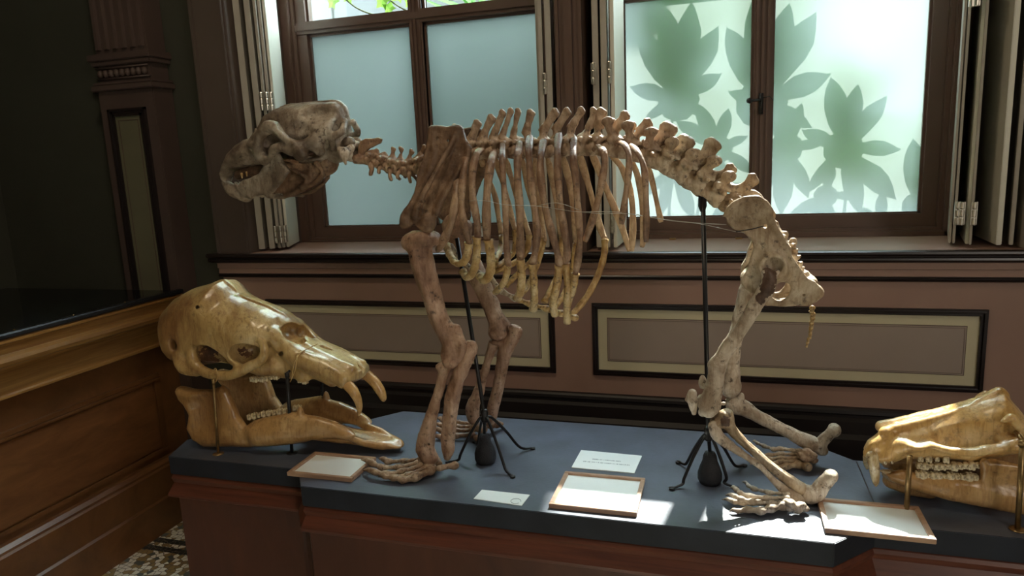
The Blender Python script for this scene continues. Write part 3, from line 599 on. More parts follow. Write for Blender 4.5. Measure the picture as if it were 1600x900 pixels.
# ------------------------------------------------------------------ sculpting engine (signed distance fields -> mesh)
def _ar(a): return np.asarray(a, np.float32)
class Sculpt:
    """smooth union / subtraction of rounded primitives, meshed with surface nets. All points in world metres."""
    def __init__(s, h=.003): s.ops = []; s.h = h
    def _add(s, lo, hi, fn, k, sub): s.ops.append((np.array(lo, float), np.array(hi, float), fn, k, sub)); return s
    def cone(s, a, b, ra, rb=None, k=.006, sub=False):
        a, b = np.array(a, float), np.array(b, float); rb = ra if rb is None else rb; d = b-a; L2 = max(d@d, 1e-12); R = max(ra, rb)
        def fn(X, Y, Z):
            t = np.clip(((X-a[0])*d[0]+(Y-a[1])*d[1]+(Z-a[2])*d[2])/L2, 0, 1)
            return np.sqrt((X-a[0]-t*d[0])**2+(Y-a[1]-t*d[1])**2+(Z-a[2]-t*d[2])**2)-(ra+(rb-ra)*t)
        return s._add(np.minimum(a, b)-R, np.maximum(a, b)+R, fn, k, sub)
    def tube(s, pts, rad, k=.006, sub=False, n=4):
        c = catmull(pts, n) if len(pts) > 2 else [np.array(p, float) for p in pts]
        r = [rad]*len(c) if np.isscalar(rad) else lerp_list(rad, len(c))
        c = np.array(c, float); r = np.array(r, float); R = r.max()
        def fn(X, Y, Z):
            D = None; xs, ys, zs = X[:, 0, 0], Y[0, :, 0], Z[0, 0, :]; D = np.full((len(xs), len(ys), len(zs)), .05, np.float32); m_ = k+.008
            for i in range(len(c)-1):
                a, b = c[i], c[i+1]; q = max(r[i], r[i+1])+m_; d = b-a; L2 = max(d@d, 1e-12); sl = []
                for t, g in enumerate((xs, ys, zs)):
                    i0 = int(np.searchsorted(g, min(a[t], b[t])-q)); i1 = int(np.searchsorted(g, max(a[t], b[t])+q)); sl.append(slice(i0, i1))
                if any(q_.stop <= q_.start for q_ in sl): continue
                x, y, z = xs[sl[0]][:, None, None], ys[sl[1]][None, :, None], zs[sl[2]][None, None, :]
                t = np.clip(((x-a[0])*d[0]+(y-a[1])*d[1]+(z-a[2])*d[2])/L2, 0, 1)
                e = np.sqrt((x-a[0]-t*d[0])**2+(y-a[1]-t*d[1])**2+(z-a[2]-t*d[2])**2)-(r[i]+(r[i+1]-r[i])*t)
                D[tuple(sl)] = np.minimum(D[tuple(sl)], e)
            return D
        return s._add(c.min(0)-R, c.max(0)+R, fn, k, sub)
    def ell(s, c, r, axes=None, k=.006, sub=False):
        """ellipsoid; axes = 3x3 rows of unit axes (default world)"""
        c = np.array(c, float); r = np.array([r]*3 if np.isscalar(r) else r, float); A = np.eye(3) if axes is None else np.array(axes, float)
        ext = np.sqrt(((A.T*r)**2).sum(1))
        def fn(X, Y, Z):
            q = 0; g = 0
            for i in range(3):
                l = (X-c[0])*A[i, 0]+(Y-c[1])*A[i, 1]+(Z-c[2])*A[i, 2]; q = q+(l/r[i])**2; g = g+(l/r[i]**2)**2
            k0 = np.sqrt(q); return k0*(k0-1)/np.sqrt(g+1e-9)
        return s._add(c-ext, c+ext, fn, k, sub)
    def plate(s, poly, y0, th, a=0, b=0, bend=None, round_=.006, k=.006, sub=False, px=True, pillow=None, rim=None):
        """outline traced as pixels on the plane Y = y0 + a(x-xc) + b(z-zc) (+ bend(x, z)), half thickness th.
        pillow = rounding distance of a swollen body; rim = extra thickness at the edge (tuple of width, extra)"""
        xc, zc = 0, 0
        if px:
            q0 = PY(*np.mean(poly, 0), y0); xc, zc = q0[0], q0[2]; pts = []
            for p in poly:
                d = ray(*p); t = (y0-a*xc-b*zc - (CAM[1]-a*CAM[0]-b*CAM[2]))/(d[1]-a*d[0]-b*d[2]); q = CAM+d*t; pts.append((q[0], q[2]))
        else: pts = poly; xc, zc = np.mean(poly, 0)
        P = np.array(pts); lo2, hi2 = P.min(0), P.max(0); m_ = th*(1+(0 if not rim else rim[1]/th))
        corners = [y0+a*(x-xc)+b*(z-zc)+(bend(x, z) if bend else 0) for x in np.linspace(lo2[0], hi2[0], 5) for z in np.linspace(lo2[1], hi2[1], 5)]
        lo = (lo2[0], min(corners)-m_-.004, lo2[1]); hi = (hi2[0], max(corners)+m_+.004, hi2[1])
        def fn(X, Y, Z):
            x = X[:, 0, 0][:, None]; z = Z[0, 0, :][None, :]; D = np.full((x.shape[0], z.shape[1]), 1e9, np.float32); ins = np.zeros(D.shape, bool)
            for i in range(len(P)):
                ax, az = P[i]; bx, bz = P[(i+1) % len(P)]; ex, ez = bx-ax, bz-az; t = np.clip(((x-ax)*ex+(z-az)*ez)/(ex*ex+ez*ez+1e-12), 0, 1)
                D = np.minimum(D, (x-ax-t*ex)**2+(z-az-t*ez)**2)
                c_ = ((az > z) != (bz > z)) & (x < (bx-ax)*(z-az)/((bz-az) if abs(bz-az) > 1e-12 else 1e-12)+ax); ins ^= c_
            D = np.sqrt(D)*np.where(ins, -1, 1)
            mid = y0+a*(x-xc)+b*(z-zc)+(bend(x, z) if bend else 0)
            half = th*np.ones_like(D)
            if pillow: t = np.clip(-D/pillow, 0, 1); half = th*np.sqrt(np.clip(1-(1-t)**2, 0, 1))
            if rim: half = half+rim[1]*np.exp(-((-D-rim[0]*.5)/rim[0])**2)
            n = np.abs(Y-mid[:, None, :])-half[:, None, :]; D3 = D[:, None, :]
            if pillow: return np.maximum(n*.8, D3)
            r_ = round_; u = np.maximum(n+r_, 0); v = np.maximum(D3+r_, 0)
            return np.sqrt(u*u+v*v)+np.minimum(np.maximum(n+r_, D3+r_), 0)-r_
        return s._add(lo, hi, fn, k, sub)
    def mesh(s, name, mat, parent, noise_amp=0.0, noise_freq=60, seed=0):
        h = s.h; lo = np.min([o[0] for o in s.ops if not o[4]], 0)-3*h; hi = np.max([o[1] for o in s.ops if not o[4]], 0)+3*h
        n = np.ceil((hi-lo)/h).astype(int)+1
        ax = [_ar(lo[i]+h*np.arange(n[i])) for i in range(3)]
        G = np.full(tuple(n), 1.0, np.float32)
        for (a, b, fn, k, sub) in s.ops:
            m_ = k+2.5*h; i0 = np.clip(np.floor((a-m_-lo)/h).astype(int), 0, n); i1 = np.clip(np.ceil((b+m_-lo)/h).astype(int)+1, 0, n)
            if np.any(i1 <= i0): continue
            sl = tuple(slice(i0[i], i1[i]) for i in range(3))
            X = ax[0][sl[0]][:, None, None]; Y = ax[1][sl[1]][None, :, None]; Z = ax[2][sl[2]][None, None, :]
            d = _ar(fn(X, Y, Z)); g = G[sl]; d = np.broadcast_to(d, g.shape)
            if sub:
                d = -d; hh = np.maximum(k-np.abs(g-d), 0)/k; G[sl] = np.maximum(g, d)+hh*hh*k*.25
            else:
                hh = np.maximum(k-np.abs(g-d), 0)/k; G[sl] = np.minimum(g, d)-hh*hh*k*.25
        if noise_amp:
            f = noise_freq; X, Y, Z = ax[0][:, None, None], ax[1][None, :, None], ax[2][None, None, :]; p = seed*1.7
            N = np.sin(f*X+1.3*np.sin(.8*f*Z+p)+p)*np.sin(f*.9*Y+np.sin(f*X*.7)+2*p)*np.sin(f*1.1*Z+1.1*np.sin(f*.6*Y)+p)
            N = N+.6*np.sin(2.3*f*X+2*p+np.sin(1.7*f*Z))*np.sin(2.1*f*Y+p)*np.sin(2.4*f*Z+1.4*np.sin(f*X))+.35*np.sin(5.1*f*X+p+2*np.sin(2.7*f*Z))*np.sin(4.7*f*Y+1.8*np.sin(3.1*f*X))*np.sin(5.3*f*Z+p)
            G += _ar(N)*noise_amp*1.35
        v, f = surface_nets(G, lo, h)
        c = (v.min(0)+v.max(0))/2; v = v-c
        me = bpy.data.meshes.new(name); me.vertices.add(len(v)); me.vertices.foreach_set('co', _ar(v).ravel())
        me.loops.add(f.size); me.loops.foreach_set('vertex_index', f.ravel().astype(np.int32)); me.polygons.add(len(f))
        me.polygons.foreach_set('loop_start', np.arange(0, f.size, 4, dtype=np.int32)); me.update(calc_edges=True)
        me.polygons.foreach_set('use_smooth', np.ones(len(f), bool))
        o = link(name, me, mat, parent); o.location = o.location+Vector(c); return o
def surface_nets(G, lo, h):
    ins = G < 0; nx, ny, nz = G.shape
    cnt = np.zeros((nx-1, ny-1, nz-1), np.int8)
    for i in (0, 1):
        for j in (0, 1):
            for k in (0, 1): cnt += ins[i:nx-1+i, j:ny-1+j, k:nz-1+k]
    act = (cnt > 0) & (cnt < 8); idx = np.full(act.shape, -1, np.int64); ii = np.argwhere(act); idx[act] = np.arange(len(ii))
    acc = np.zeros((len(ii), 3)); num = np.zeros(len(ii)); I = ii.T
    C = [(i, j, k) for i in (0, 1) for j in (0, 1) for k in (0, 1)]
    for p in range(8):
        for q in range(p+1, 8):
            a, b = C[p], C[q]
            if sum(abs(a[t]-b[t]) for t in range(3)) != 1: continue
            ga = G[I[0]+a[0], I[1]+a[1], I[2]+a[2]]; gb = G[I[0]+b[0], I[1]+b[1], I[2]+b[2]]; m = (ga < 0) != (gb < 0)
            t = np.where(m, ga/np.where(m, ga-gb, 1), 0)
            for d in range(3): acc[:, d] += np.where(m, a[d]+t*(b[d]-a[d]), 0)
            num += m
    v = lo+h*(ii+acc/num[:, None])
    faces = []
    for d in range(3):
        e, f = (d+1) % 3, (d+2) % 3
        s0 = [slice(1, -1)]*3; s0[d] = slice(0, -1); s1 = [slice(1, -1)]*3; s1[d] = slice(1, None)
        A = ins[tuple(s0)]; B = ins[tuple(s1)]; cr = np.argwhere(A != B); 
        if not len(cr): continue
        base = cr.copy(); 
        for t in range(3):
            if t != d: base[:, t] += 1
        flip = A[tuple(cr.T)]
        def g(de, df):
            q = base.copy(); q[:, e] -= de; q[:, f] -= df; return idx[tuple(q.T)]
        quad = np.stack([g(1, 1), g(0, 1), g(0, 0), g(1, 0)], 1); quad[~flip] = quad[~flip][:, ::-1]; faces.append(quad)
    F_ = np.concatenate(faces); F_ = F_[(F_ >= 0).all(1)]
    # one light smoothing pass keeps the surface fair
    for _ in range(1):
        sm = np.zeros_like(v); ct = np.zeros(len(v))
        for a, b in ((0, 1), (1, 2), (2, 3), (3, 0)):
            np.add.at(sm, F_[:, a], v[F_[:, b]]); np.add.at(ct, F_[:, a], 1)
            np.add.at(sm, F_[:, b], v[F_[:, a]]); np.add.at(ct, F_[:, b], 1)
        v = v*.5+.5*sm/ct[:, None]
    return v, F_
def crop(x0, y0, s): return lambda *p: (x0+p[0]/s, y0+p[1]/s)
def CC(cr, pts): return [cr(*p) for p in pts]
class Tr:
    """a zoomed view of the photograph: turns its columns and rows into world points on a plane"""
    def __init__(s, x0, y0, k): s.x0, s.y0, s.k = x0, y0, k
    def px(s, x, y): return (s.x0+x/s.k, s.y0+y/s.k)
    def __call__(s, x, y, Y): return PY(*s.px(x, y), Y)
    def z(s, x, y, z): return PZ(*s.px(x, y), z)
    def r(s, r, p): return r/s.k*float((np.array(p)-CAM)@_f)/F_PX
    def path(s, L):            # [(x, y, Y, r)] -> points, radii
        P = [s(a[0], a[1], a[2]) for a in L]; return P, [s.r(a[3], p) for a, p in zip(L, P)]
    def poly(s, L): return [s.px(*a) for a in L]
def mir(p, mid): q = np.array(p, float).copy(); q[1] = 2*mid-q[1]; return q
FULL = Tr(0, 0, 1); A1 = Tr(320, 130, 4); A2 = Tr(600, 150, 4); A3 = Tr(640, 330, 4.444); A4 = Tr(900, 150, 4)
A5 = Tr(1040, 290, 5.714); A6 = Tr(1040, 420, 5.333); A7 = Tr(1040, 580, 3.636); A8 = Tr(540, 440, 2.647); E1 = Tr(240, 420, 3); R1 = Tr(1320, 580, 3.2143)
H = .0022
MIDY = 1.82
sk = empty('mounted_skeleton', (-.5, MIDY, ZT), 'large brown animal skeleton mounted standing on four limbs, its head to the left', 'skeleton')

def bone_tube(S_, tr, L, k=.006, n=4):
    P, R_ = tr.path(L)
    for p, r in zip(P, R_): p[2] = max(p[2], ZT+r+.001)
    S_.tube(P, R_, k, n=n); return P
def blob(S_, tr, x, y, Y, r, k=.006, sub=False, ry=None, axes=None):
    p = tr(x, y, Y); r = (r, r) if np.isscalar(r) else r; a, b = tr.r(r[0], p), tr.r(r[1], p); p[2] = max(p[2], ZT+max(a, b)+.001)
    S_.ell(p, (a, ry if ry else (a+b)/2, b), axes, k, sub); return p
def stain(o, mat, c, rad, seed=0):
    """a ragged dark patch: weathering on leg bones, staining with painted shade in skull openings"""
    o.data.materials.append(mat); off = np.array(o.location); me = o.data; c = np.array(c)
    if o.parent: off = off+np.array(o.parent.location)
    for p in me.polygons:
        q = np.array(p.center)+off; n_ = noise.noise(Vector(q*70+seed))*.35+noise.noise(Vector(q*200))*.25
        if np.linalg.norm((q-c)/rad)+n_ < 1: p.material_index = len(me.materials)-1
M['darkbone'] = bone('dark_stained_bone', (0.035, 0.02, 0.014), (0.09, 0.05, 0.032), (0.16, 0.10, 0.07), 0.5, 0.6, 14)
def rot2(deg):         # unit axes turned in the XZ plane
    c, s_ = math.cos(math.radians(deg)), math.sin(math.radians(deg)); return [(c, 0, s_), (0, 1, 0), (-s_, 0, c)]

# ---- shoulder blades
scap = [(248, 192), (300, 178), (360, 186), (430, 174), (470, 200), (490, 262), (520, 312), (530, 368), (508, 430), (470, 485), (430, 560), (392, 640), (352, 700), (346, 780), (330, 838), (292, 846), (250, 822), (215, 785), (195, 815), (150, 828), (128, 800), (136, 722), (172, 676), (200, 600), (206, 520), (212, 470), (230, 400), (242, 330), (252, 260)]
def shoulder_blade(sgn):
    S_ = Sculpt(H); near = sgn > 0
    y0 = 1.715
    def Yv(y): return y if near else 2*MIDY-y
    P = [A2(x, y, y0) for x, y in scap]
    pts = [(p[0], p[2]) for p in P]; b = .25
    S_.plate(pts, Yv(y0), .0052, b=b*sgn, px=False, rim=(.008, .0035), k=.004)
    def sp(x, y, dy, r): p = A2(x, y, y0); p[1] = y0+b*(p[2]-np.mean([q[1] for q in pts]))-dy; p[1] = Yv(p[1]); return p, r
    for L in ([(445, 200, .004, .006), (400, 330, .014, .006), (350, 450, .022, .006), (300, 560, .024, .007), (255, 660, .02, .009), (230, 740, .012, .012)],
              [(270, 200, .0, .006), (300, 380, .004, .005), (262, 520, .004, .006), (215, 650, .002, .008), (160, 760, .0, .012)],
              [(520, 330, 0, .006), (470, 470, .002, .006), (400, 600, .004, .006), (355, 720, .004, .010)]):
        q = [sp(*l) for l in L]; S_.tube([a for a, _ in q], [r for _, r in q], .010)
    for (x, y, r) in ((300, 790, .022), (160, 780, .015)): S_.ell(sp(x, y, .002, 0)[0], (r, .016, r*.95), None, .01)
    for (x, y) in ((313, 265), (380, 278), (268, 655)): c = sp(x, y, .02, 0)[0]; S_.cone(c-[0, .05, 0], c+[0, .06, 0], .0032, k=.001, sub=True)
    S_.mesh('scapula', M['scap'], sk, .0010, 70, 1)
shoulder_blade(1); shoulder_blade(-1)

# ---- front legs
def fore_near():
    Y = 1.695
    S_ = Sculpt(H)
    bone_tube(S_, FULL, [(655, 383, Y, 19), (660, 410, Y, 19), (668, 440, Y, 17.5), (677, 468, Y, 15.5), (686, 498, Y, 15.5), (698, 522, Y, 14.5), (706, 545, Y, 14), (707, 560, Y, 15)], .012)
    blob(S_, FULL, 644, 379, Y-.006, (18, 15), .012, ry=.03); blob(S_, FULL, 672, 374, Y+.012, (18, 13), .012, ry=.032); blob(S_, FULL, 658, 372, Y, (24, 12), .012, ry=.034)
    bone_tube(S_, FULL, [(646, 395, Y-.03, 7), (660, 440, Y-.030, 6), (676, 485, Y-.028, 6), (690, 515, Y-.02, 7)], .014)
    bone_tube(S_, FULL, [(712, 515, Y, 9), (722, 540, Y-.006, 8), (721, 560, Y, 9)], .012)
    blob(S_, FULL, 704, 567, Y-.014, (13, 9), .006, ry=.014); blob(S_, FULL, 713, 561, Y+.014, (15, 12), .006, ry=.016); blob(S_, FULL, 698, 552, Y, (9, 12), .01, ry=.02)
    for x, y in ((643, 396), (652, 398)): c = FULL(x, y, Y); S_.cone(c-[0, .08, 0], c+[0, 0, 0], .0034, k=.001, sub=True)
    S_.mesh('humerus', M['shbone'], sk, .0012, 55, 2)
    S_ = Sculpt(H)
    bone_tube(S_, A8, [(412, 352, Y, 28), (402, 385, Y, 22), (392, 430, Y, 20), (372, 500, Y, 22), (352, 570, Y, 27), (336, 640, Y, 36), (330, 690, Y, 40), (350, 730, Y, 34)], .01)
    blob(S_, A8, 398, 352, Y, (26, 18), .008, ry=.018)
    for x, y in ((316, 663), (353, 663)): c = A8(x, y, Y); S_.cone(c-[0, .08, 0], c+[0, 0, 0], .0034, k=.001, sub=True)
    S_.mesh('radius', M['shbone'], sk, .0012, 60, 3)
    S_ = Sculpt(H)
    bone_tube(S_, A8, [(512, 270, Y+.008, 26), (505, 305, Y+.006, 30), (480, 360, Y, 32), (460, 410, Y, 30), (442, 480, Y, 32), (430, 560, Y, 30), (424, 640, Y, 30), (424, 690, Y, 28), (420, 725, Y, 14)], .01)
    blob(S_, A8, 528, 278, Y+.008, (20, 26), .008); blob(S_, A8, 500, 262, Y+.008, (20, 16), .008)
    c = A8(462, 330, Y); S_.ell(A8(455, 300, Y-.004), (.018, .05, .02), None, .008, True)
    bone_tube(S_, A8, [(470, 400, Y-.016, 8), (440, 520, Y-.018, 8), (430, 640, Y-.014, 8)], .012)
    S_.mesh('ulna', M['shbone'], sk, .0012, 60, 4)
def fore_far():
    Y = 1.95
    S_ = Sculpt(H)
    bone_tube(S_, FULL, [(712, 352, Y, 20), (722, 385, Y, 18), (740, 420, Y, 16), (753, 445, Y, 15), (765, 475, Y, 13), (774, 500, Y, 12), (778, 518, Y, 14)], .012)
    blob(S_, FULL, 715, 355, Y, (24, 18), .012, ry=.035)
    blob(S_, A8, 632, 212, Y, (42, 36), .006, ry=.03); bone_tube(S_, FULL, [(774, 470, Y+.01, 5), (782, 492, Y+.01, 5), (792, 508, Y+.01, 7)], .01)
    S_.mesh('humerus', M['shbone'], sk, .0012, 55, 5)
    S_ = Sculpt(H)
    bone_tube(S_, A8, [(615, 258, Y, 26), (600, 290, Y, 18), (585, 340, Y, 17), (565, 410, Y, 18), (545, 470, Y, 24), (525, 525, Y, 30), (530, 565, Y, 26)], .01)
    S_.mesh('radius', M['shbone'], sk, .0012, 60, 6)
    S_ = Sculpt(H)
    bone_tube(S_, A8, [(705, 200, Y, 22), (690, 235, Y, 28), (665, 275, Y, 32), (650, 330, Y, 27), (638, 400, Y, 24), (624, 470, Y, 24), (608, 530, Y, 25), (602, 572, Y, 20)], .01)
    blob(S_, A8, 712, 212, Y, (18, 24), .008); blob(S_, A8, 690, 190, Y, (18, 14), .008); blob(S_, A8, 625, 250, Y-.004, (34, 14), .008)
    S_.mesh('ulna', M['shbone'], sk, .0012, 60, 7)
def digit(tr, L, mat, claw=True, zc=None, r0=None, name='toe_bones'):
    """L = [(x, y, z above the slab, r)] joints; knobbly bones with the claw at the end"""
    P = [tr.z(x, y, ZT+z) for x, y, z, r in L]; R_ = [tr.r(l[3]*1.2, p) for l, p in zip(L, P)]
    for p, q_ in zip(P, R_): p[2] = max(p[2], ZT+q_*1.02)
    S_ = Sculpt(.0014)
    for i in range(len(P)-1):
        a, b = P[i], P[i+1]; ra, rb = R_[i], R_[i+1]; last = i == len(P)-2 and claw
        g = (b-a)*.06; m_ = (a+b)/2
        if last: S_.tube([a+g, m_+[0, 0, .004], b], [ra*.95, ra*.75, ra*.2], .003)
        else:
            S_.cone(a+g, m_, ra*.72, ra*.56, .004); S_.cone(m_, b-g, ra*.56, rb*.68, .004)
            S_.ell(a+g*1.8, ra*.95, None, .004); S_.ell(b-g*1.8, rb*.9, None, .004)
    return S_.mesh(name, mat, sk, .0004, 150, int(L[0][0]) % 7)
def clump(tr, L, mat, name, k=.004, seed=0):
    S_ = Sculpt(.0018)
    for x, y, z, r in L:
        p = tr.z(x, y, ZT+z); rr = tr.r(r, p); p[2] = max(p[2], ZT+rr*.85); S_.ell(p, (rr, rr*.95, rr*.8), None, k)
    S_.mesh(name, mat, sk, .0012, 120, seed)
fore_near(); fore_far()
def feet_front():
    B = M['vert']
    clump(A8, [(325, 735, .03, 26), (350, 745, .028, 26), (372, 742, .028, 22), (310, 750, .022, 18), (340, 765, .018, 22), (362, 772, .018, 20), (385, 752, .022, 16)], B, 'carpal_bones', seed=1)
    for L in ([(312, 738, .024, 12), (245, 742, .018, 11), (175, 745, .016, 12), (138, 732, .012, 9)],
              [(310, 748, .022, 13), (222, 768, .020, 12), (150, 770, .020, 13), (112, 752, .022, 12), (66, 737, .012, 8)],
              [(318, 760, .020, 13), (235, 786, .018, 13), (165, 798, .018, 14), (122, 788, .022, 12), (74, 780, .010, 8)],
              [(335, 770, .018, 13), (262, 800, .016, 13), (200, 812, .014, 13), (165, 806, .014, 11), (136, 806, .008, 8)],
              [(358, 778, .016, 18), (292, 808, .014, 17), (236, 822, .010, 13), (204, 824, .006, 9)]): digit(A8, L, B)
    S_ = Sculpt(.0018); S_.tube([A8.z(388, 772, ZT+.03), A8.z(425, 764, ZT+.03), A8.z(452, 760, ZT+.03)], [.0085, .0075, .009], .004); S_.ell(A8.z(452, 760, ZT+.03), (.011, .010, .012)); S_.mesh('pisiform_bone', B, sk, .0006, 100, 3)
    B = M['ribbone']
    clump(A8, [(540, 600, .03, 26), (565, 610, .028, 24), (600, 590, .03, 24), (625, 590, .022, 20), (545, 645, .014, 18), (640, 588, .018, 12)], B, 'carpal_bones', seed=2)
    for L in ([(540, 592, .03, 12), (460, 582, .022, 11), (405, 574, .016, 10), (378, 566, .008, 7)],
              [(535, 602, .026, 12), (455, 600, .020, 11), (400, 596, .014, 10), (368, 592, .008, 7)],
              [(530, 615, .022, 12), (450, 616, .018, 11), (395, 616, .014, 10), (362, 614, .006, 7)],
              [(530, 632, .018, 13), (450, 638, .014, 12), (395, 642, .010, 10), (362, 646, .006, 7)]): digit(A8, L, B)
feet_front()

# ---- hind legs
def hind():
    P_ = M['pale']
    Y = 1.71; S_ = Sculpt(H)                 # near femur
    bone_tube(S_, A6, [(850, 40, Y, 52), (862, 110, Y, 62), (830, 190, Y, 66), (775, 265, Y, 62), (715, 360, Y, 58), (640, 480, Y, 58), (560, 600, Y, 60), (490, 705, Y, 62), (430, 810, Y, 68)], .012)
    bone_tube(S_, FULL, [(1121, 572, Y, 11.5), (1117, 595, Y, 13), (1113, 618, Y, 15), (1108, 635, Y, 16)], .012)
    bone_tube(S_, A6, [(880, 70, Y, 36), (930, 35, Y+.02, 34), (965, 10, Y+.035, 44)], .01)
    blob(S_, A7, 212, 170, Y+.016, (34, 40), .006, ry=.02); blob(S_, A7, 245, 222, Y-.012, (42, 46), .005, ry=.016); blob(S_, A7, 285, 190, Y-.01, (30, 44), .008, ry=.02); blob(S_, A7, 215, 235, Y+.01, (28, 26), .006); blob(S_, A7, 330, 182, Y-.01, (15, 13), .003); blob(S_, A7, 208, 225, Y-.01, (16, 22), .003)
    o = S_.mesh('femur', P_, sk, .0012, 55, 8); [stain(o, M['darkbone'], A6(x, y, Y-.01), np.array([w_, .04, h_]), 3) for x, y, w_, h_ in ((875, 40, .016, .020), (868, 110, .017, .020), (838, 175, .016, .018), (790, 250, .011, .016))]
    S_ = Sculpt(.0018); bone_tube(S_, A7, [(152, 128, Y, 26), (148, 165, Y, 32), (158, 205, Y, 22), (160, 238, Y, 10)], .006); blob(S_, A7, 118, 165, Y, (12, 12), .005); S_.mesh('patella', P_, sk, .0012, 90, 3)
    S_ = Sculpt(.0018); blob(S_, A7, 210, 60, Y+.04, (22, 40), .005); S_.mesh('patella', P_, sk, .0012, 90, 4)
    S_ = Sculpt(H)                            # near tibia
    bone_tube(S_, A7, [(335, 262, Y, 44), (360, 310, Y, 32), (430, 390, Y, 26), (520, 470, Y, 25), (610, 550, Y, 27), (700, 620, Y, 33), (770, 665, Y, 38)], .010)
    blob(S_, A7, 350, 240, Y-.008, (34, 24), .008, ry=.022); blob(S_, A7, 300, 285, Y, (46, 34), .01, ry=.03); blob(S_, A7, 345, 275, Y, (40, 36), .01, ry=.03)
    bone_tube(S_, A7, [(385, 300, Y-.012, 8), (440, 390, Y-.016, 8), (560, 500, Y-.016, 8), (700, 610, Y-.014, 10)], .008)
    o = S_.mesh('tibia', M['pelv'], sk, .0010, 60, 9); stain(o, M['darkbone'], A7(340, 280, Y-.02), np.array([.012, .03, .014]))
    S_ = Sculpt(H)
    bone_tube(S_, A7, [(275, 310, Y-.018, 32), (300, 370, Y-.02, 34), (370, 425, Y-.02, 26), (450, 480, Y-.02, 18), (540, 545, Y-.02, 17), (620, 625, Y-.02, 20), (690, 685, Y-.02, 26), (740, 735, Y-.018, 36), (765, 770, Y-.016, 26)], .010)
    S_.mesh('fibula', P_, sk, .0010, 60, 10)
    S_ = Sculpt(H)
    bone_tube(S_, A7, [(820, 735, Y, 48), (860, 690, Y, 47), (900, 640, Y, 42), (935, 600, Y, 38)], .01); blob(S_, A7, 940, 592, Y, (34, 30), .008, ry=.020)
    blob(S_, A7, 800, 670, Y, (26, 30), .01); blob(S_, A7, 825, 750, Y, (46, 26), .01, ry=.022)
    S_.mesh('calcaneus', P_, sk, .0014, 60, 11)
    clump(A7, [(770, 765, .024, 30), (740, 772, .022, 28), (710, 750, .03, 30), (790, 780, .012, 24), (745, 790, .012, 24), (700, 775, .018, 24)], P_, 'tarsal_bones', seed=3)
    for L in ([(700, 700, .036, 14), (590, 690, .026, 13), (500, 668, .020, 13), (470, 650, .020, 10), (436, 628, .014, 8)],
              [(700, 722, .030, 17), (580, 722, .024, 15), (480, 712, .022, 16), (425, 695, .024, 14), (405, 675, .024, 13), (368, 660, .014, 9)],
              [(700, 742, .026, 17), (590, 750, .020, 15), (490, 745, .020, 17), (430, 728, .024, 15), (400, 712, .022, 13), (338, 706, .010, 9)],
              [(710, 765, .022, 18), (620, 755, .018, 15), (530, 745, .016, 15), (440, 748, .016, 15), (390, 742, .016, 13), (322, 730, .008, 9)],
              [(760, 782, .018, 26), (670, 765, .018, 22), (600, 778, .016, 22), (540, 795, .014, 20), (470, 785, .012, 17), (410, 795, .008, 12), (362, 798, .004, 7)]): digit(A7, L, P_)
    Y = 1.935; S_ = Sculpt(H)                # far femur
    bone_tube(S_, FULL, [(1188, 424, Y, 12), (1170, 446, Y, 12), (1160, 478, Y, 11), (1152, 515, Y, 11), (1145, 552, Y, 11), (1143, 582, Y, 13), (1142, 604, Y, 15)], .012)
    blob(S_, A7, 360, 105, Y, (44, 44), .01, ry=.02); blob(S_, A7, 400, 100, Y-.012, (26, 30), .008, ry=.018); blob(S_, A7, 370, 60, Y, (26, 40), .01)
    bone_tube(S_, FULL, [(1185, 430, Y, 10), (1205, 424, Y-.025, 9), (1212, 420, Y-.04, 11)], .01)
    S_.mesh('femur', P_, sk, .0012, 55, 12)
    S_ = Sculpt(H)
    bone_tube(S_, A7, [(395, 190, Y, 54), (440, 210, Y, 48), (500, 245, Y, 38), (590, 290, Y, 34), (680, 335, Y, 34), (760, 380, Y, 40), (830, 410, Y, 46)], .012)
    blob(S_, A7, 430, 150, Y-.005, (20, 26), .01); blob(S_, A7, 385, 170, Y+.01, (40, 30), .01); blob(S_, A7, 860, 430, Y, (30, 26), .01)
    S_.mesh('tibia', P_, sk, .0012, 60, 13)
    S_ = Sculpt(H)
    bone_tube(S_, A7, [(420, 215, Y+.03, 22), (520, 280, Y+.03, 13), (650, 345, Y+.03, 13), (760, 400, Y+.03, 18), (840, 440, Y+.024, 24)], .01); S_.mesh('fibula', P_, sk, .0010, 60, 10)
    S_ = Sculpt(H)
    bone_tube(S_, A7, [(860, 430, Y, 34), (900, 390, Y, 32), (930, 360, Y, 30), (955, 335, Y, 34)], .01); blob(S_, A7, 965, 335, Y, (32, 36), .008, ry=.02); blob(S_, A7, 890, 450, Y, (34, 30), .01)
    S_.mesh('calcaneus', P_, sk, .0014, 60, 14)
    clump(A7, [(800, 460, .05, 32), (830, 480, .04, 32), (790, 490, .036, 30), (840, 505, .022, 24), (770, 470, .045, 20), (800, 515, .014, 22)], M['vert'], 'tarsal_bones', seed=4)
    for L in ([(780, 455, .046, 14), (650, 440, .038, 13), (615, 445, .032, 12), (560, 425, .026, 11), (520, 408, .022, 9), (492, 400, .016, 6)],
              [(780, 472, .038, 14), (650, 470, .030, 12), (590, 478, .024, 12), (540, 480, .02, 10), (500, 482, .010, 7)],
              [(780, 490, .030, 14), (650, 494, .024, 12), (590, 500, .018, 12), (520, 500, .014, 10), (470, 508, .006, 7)],
              [(790, 505, .022, 15), (650, 515, .018, 13), (590, 525, .014, 12), (520, 520, .010, 10), (480, 530, .006, 6)],
              [(810, 545, .016, 24), (760, 530, .014, 20), (690, 540, .012, 18), (620, 548, .010, 13), (550, 562, .006, 9)]): digit(A7, L, M['pelv'])
hind()

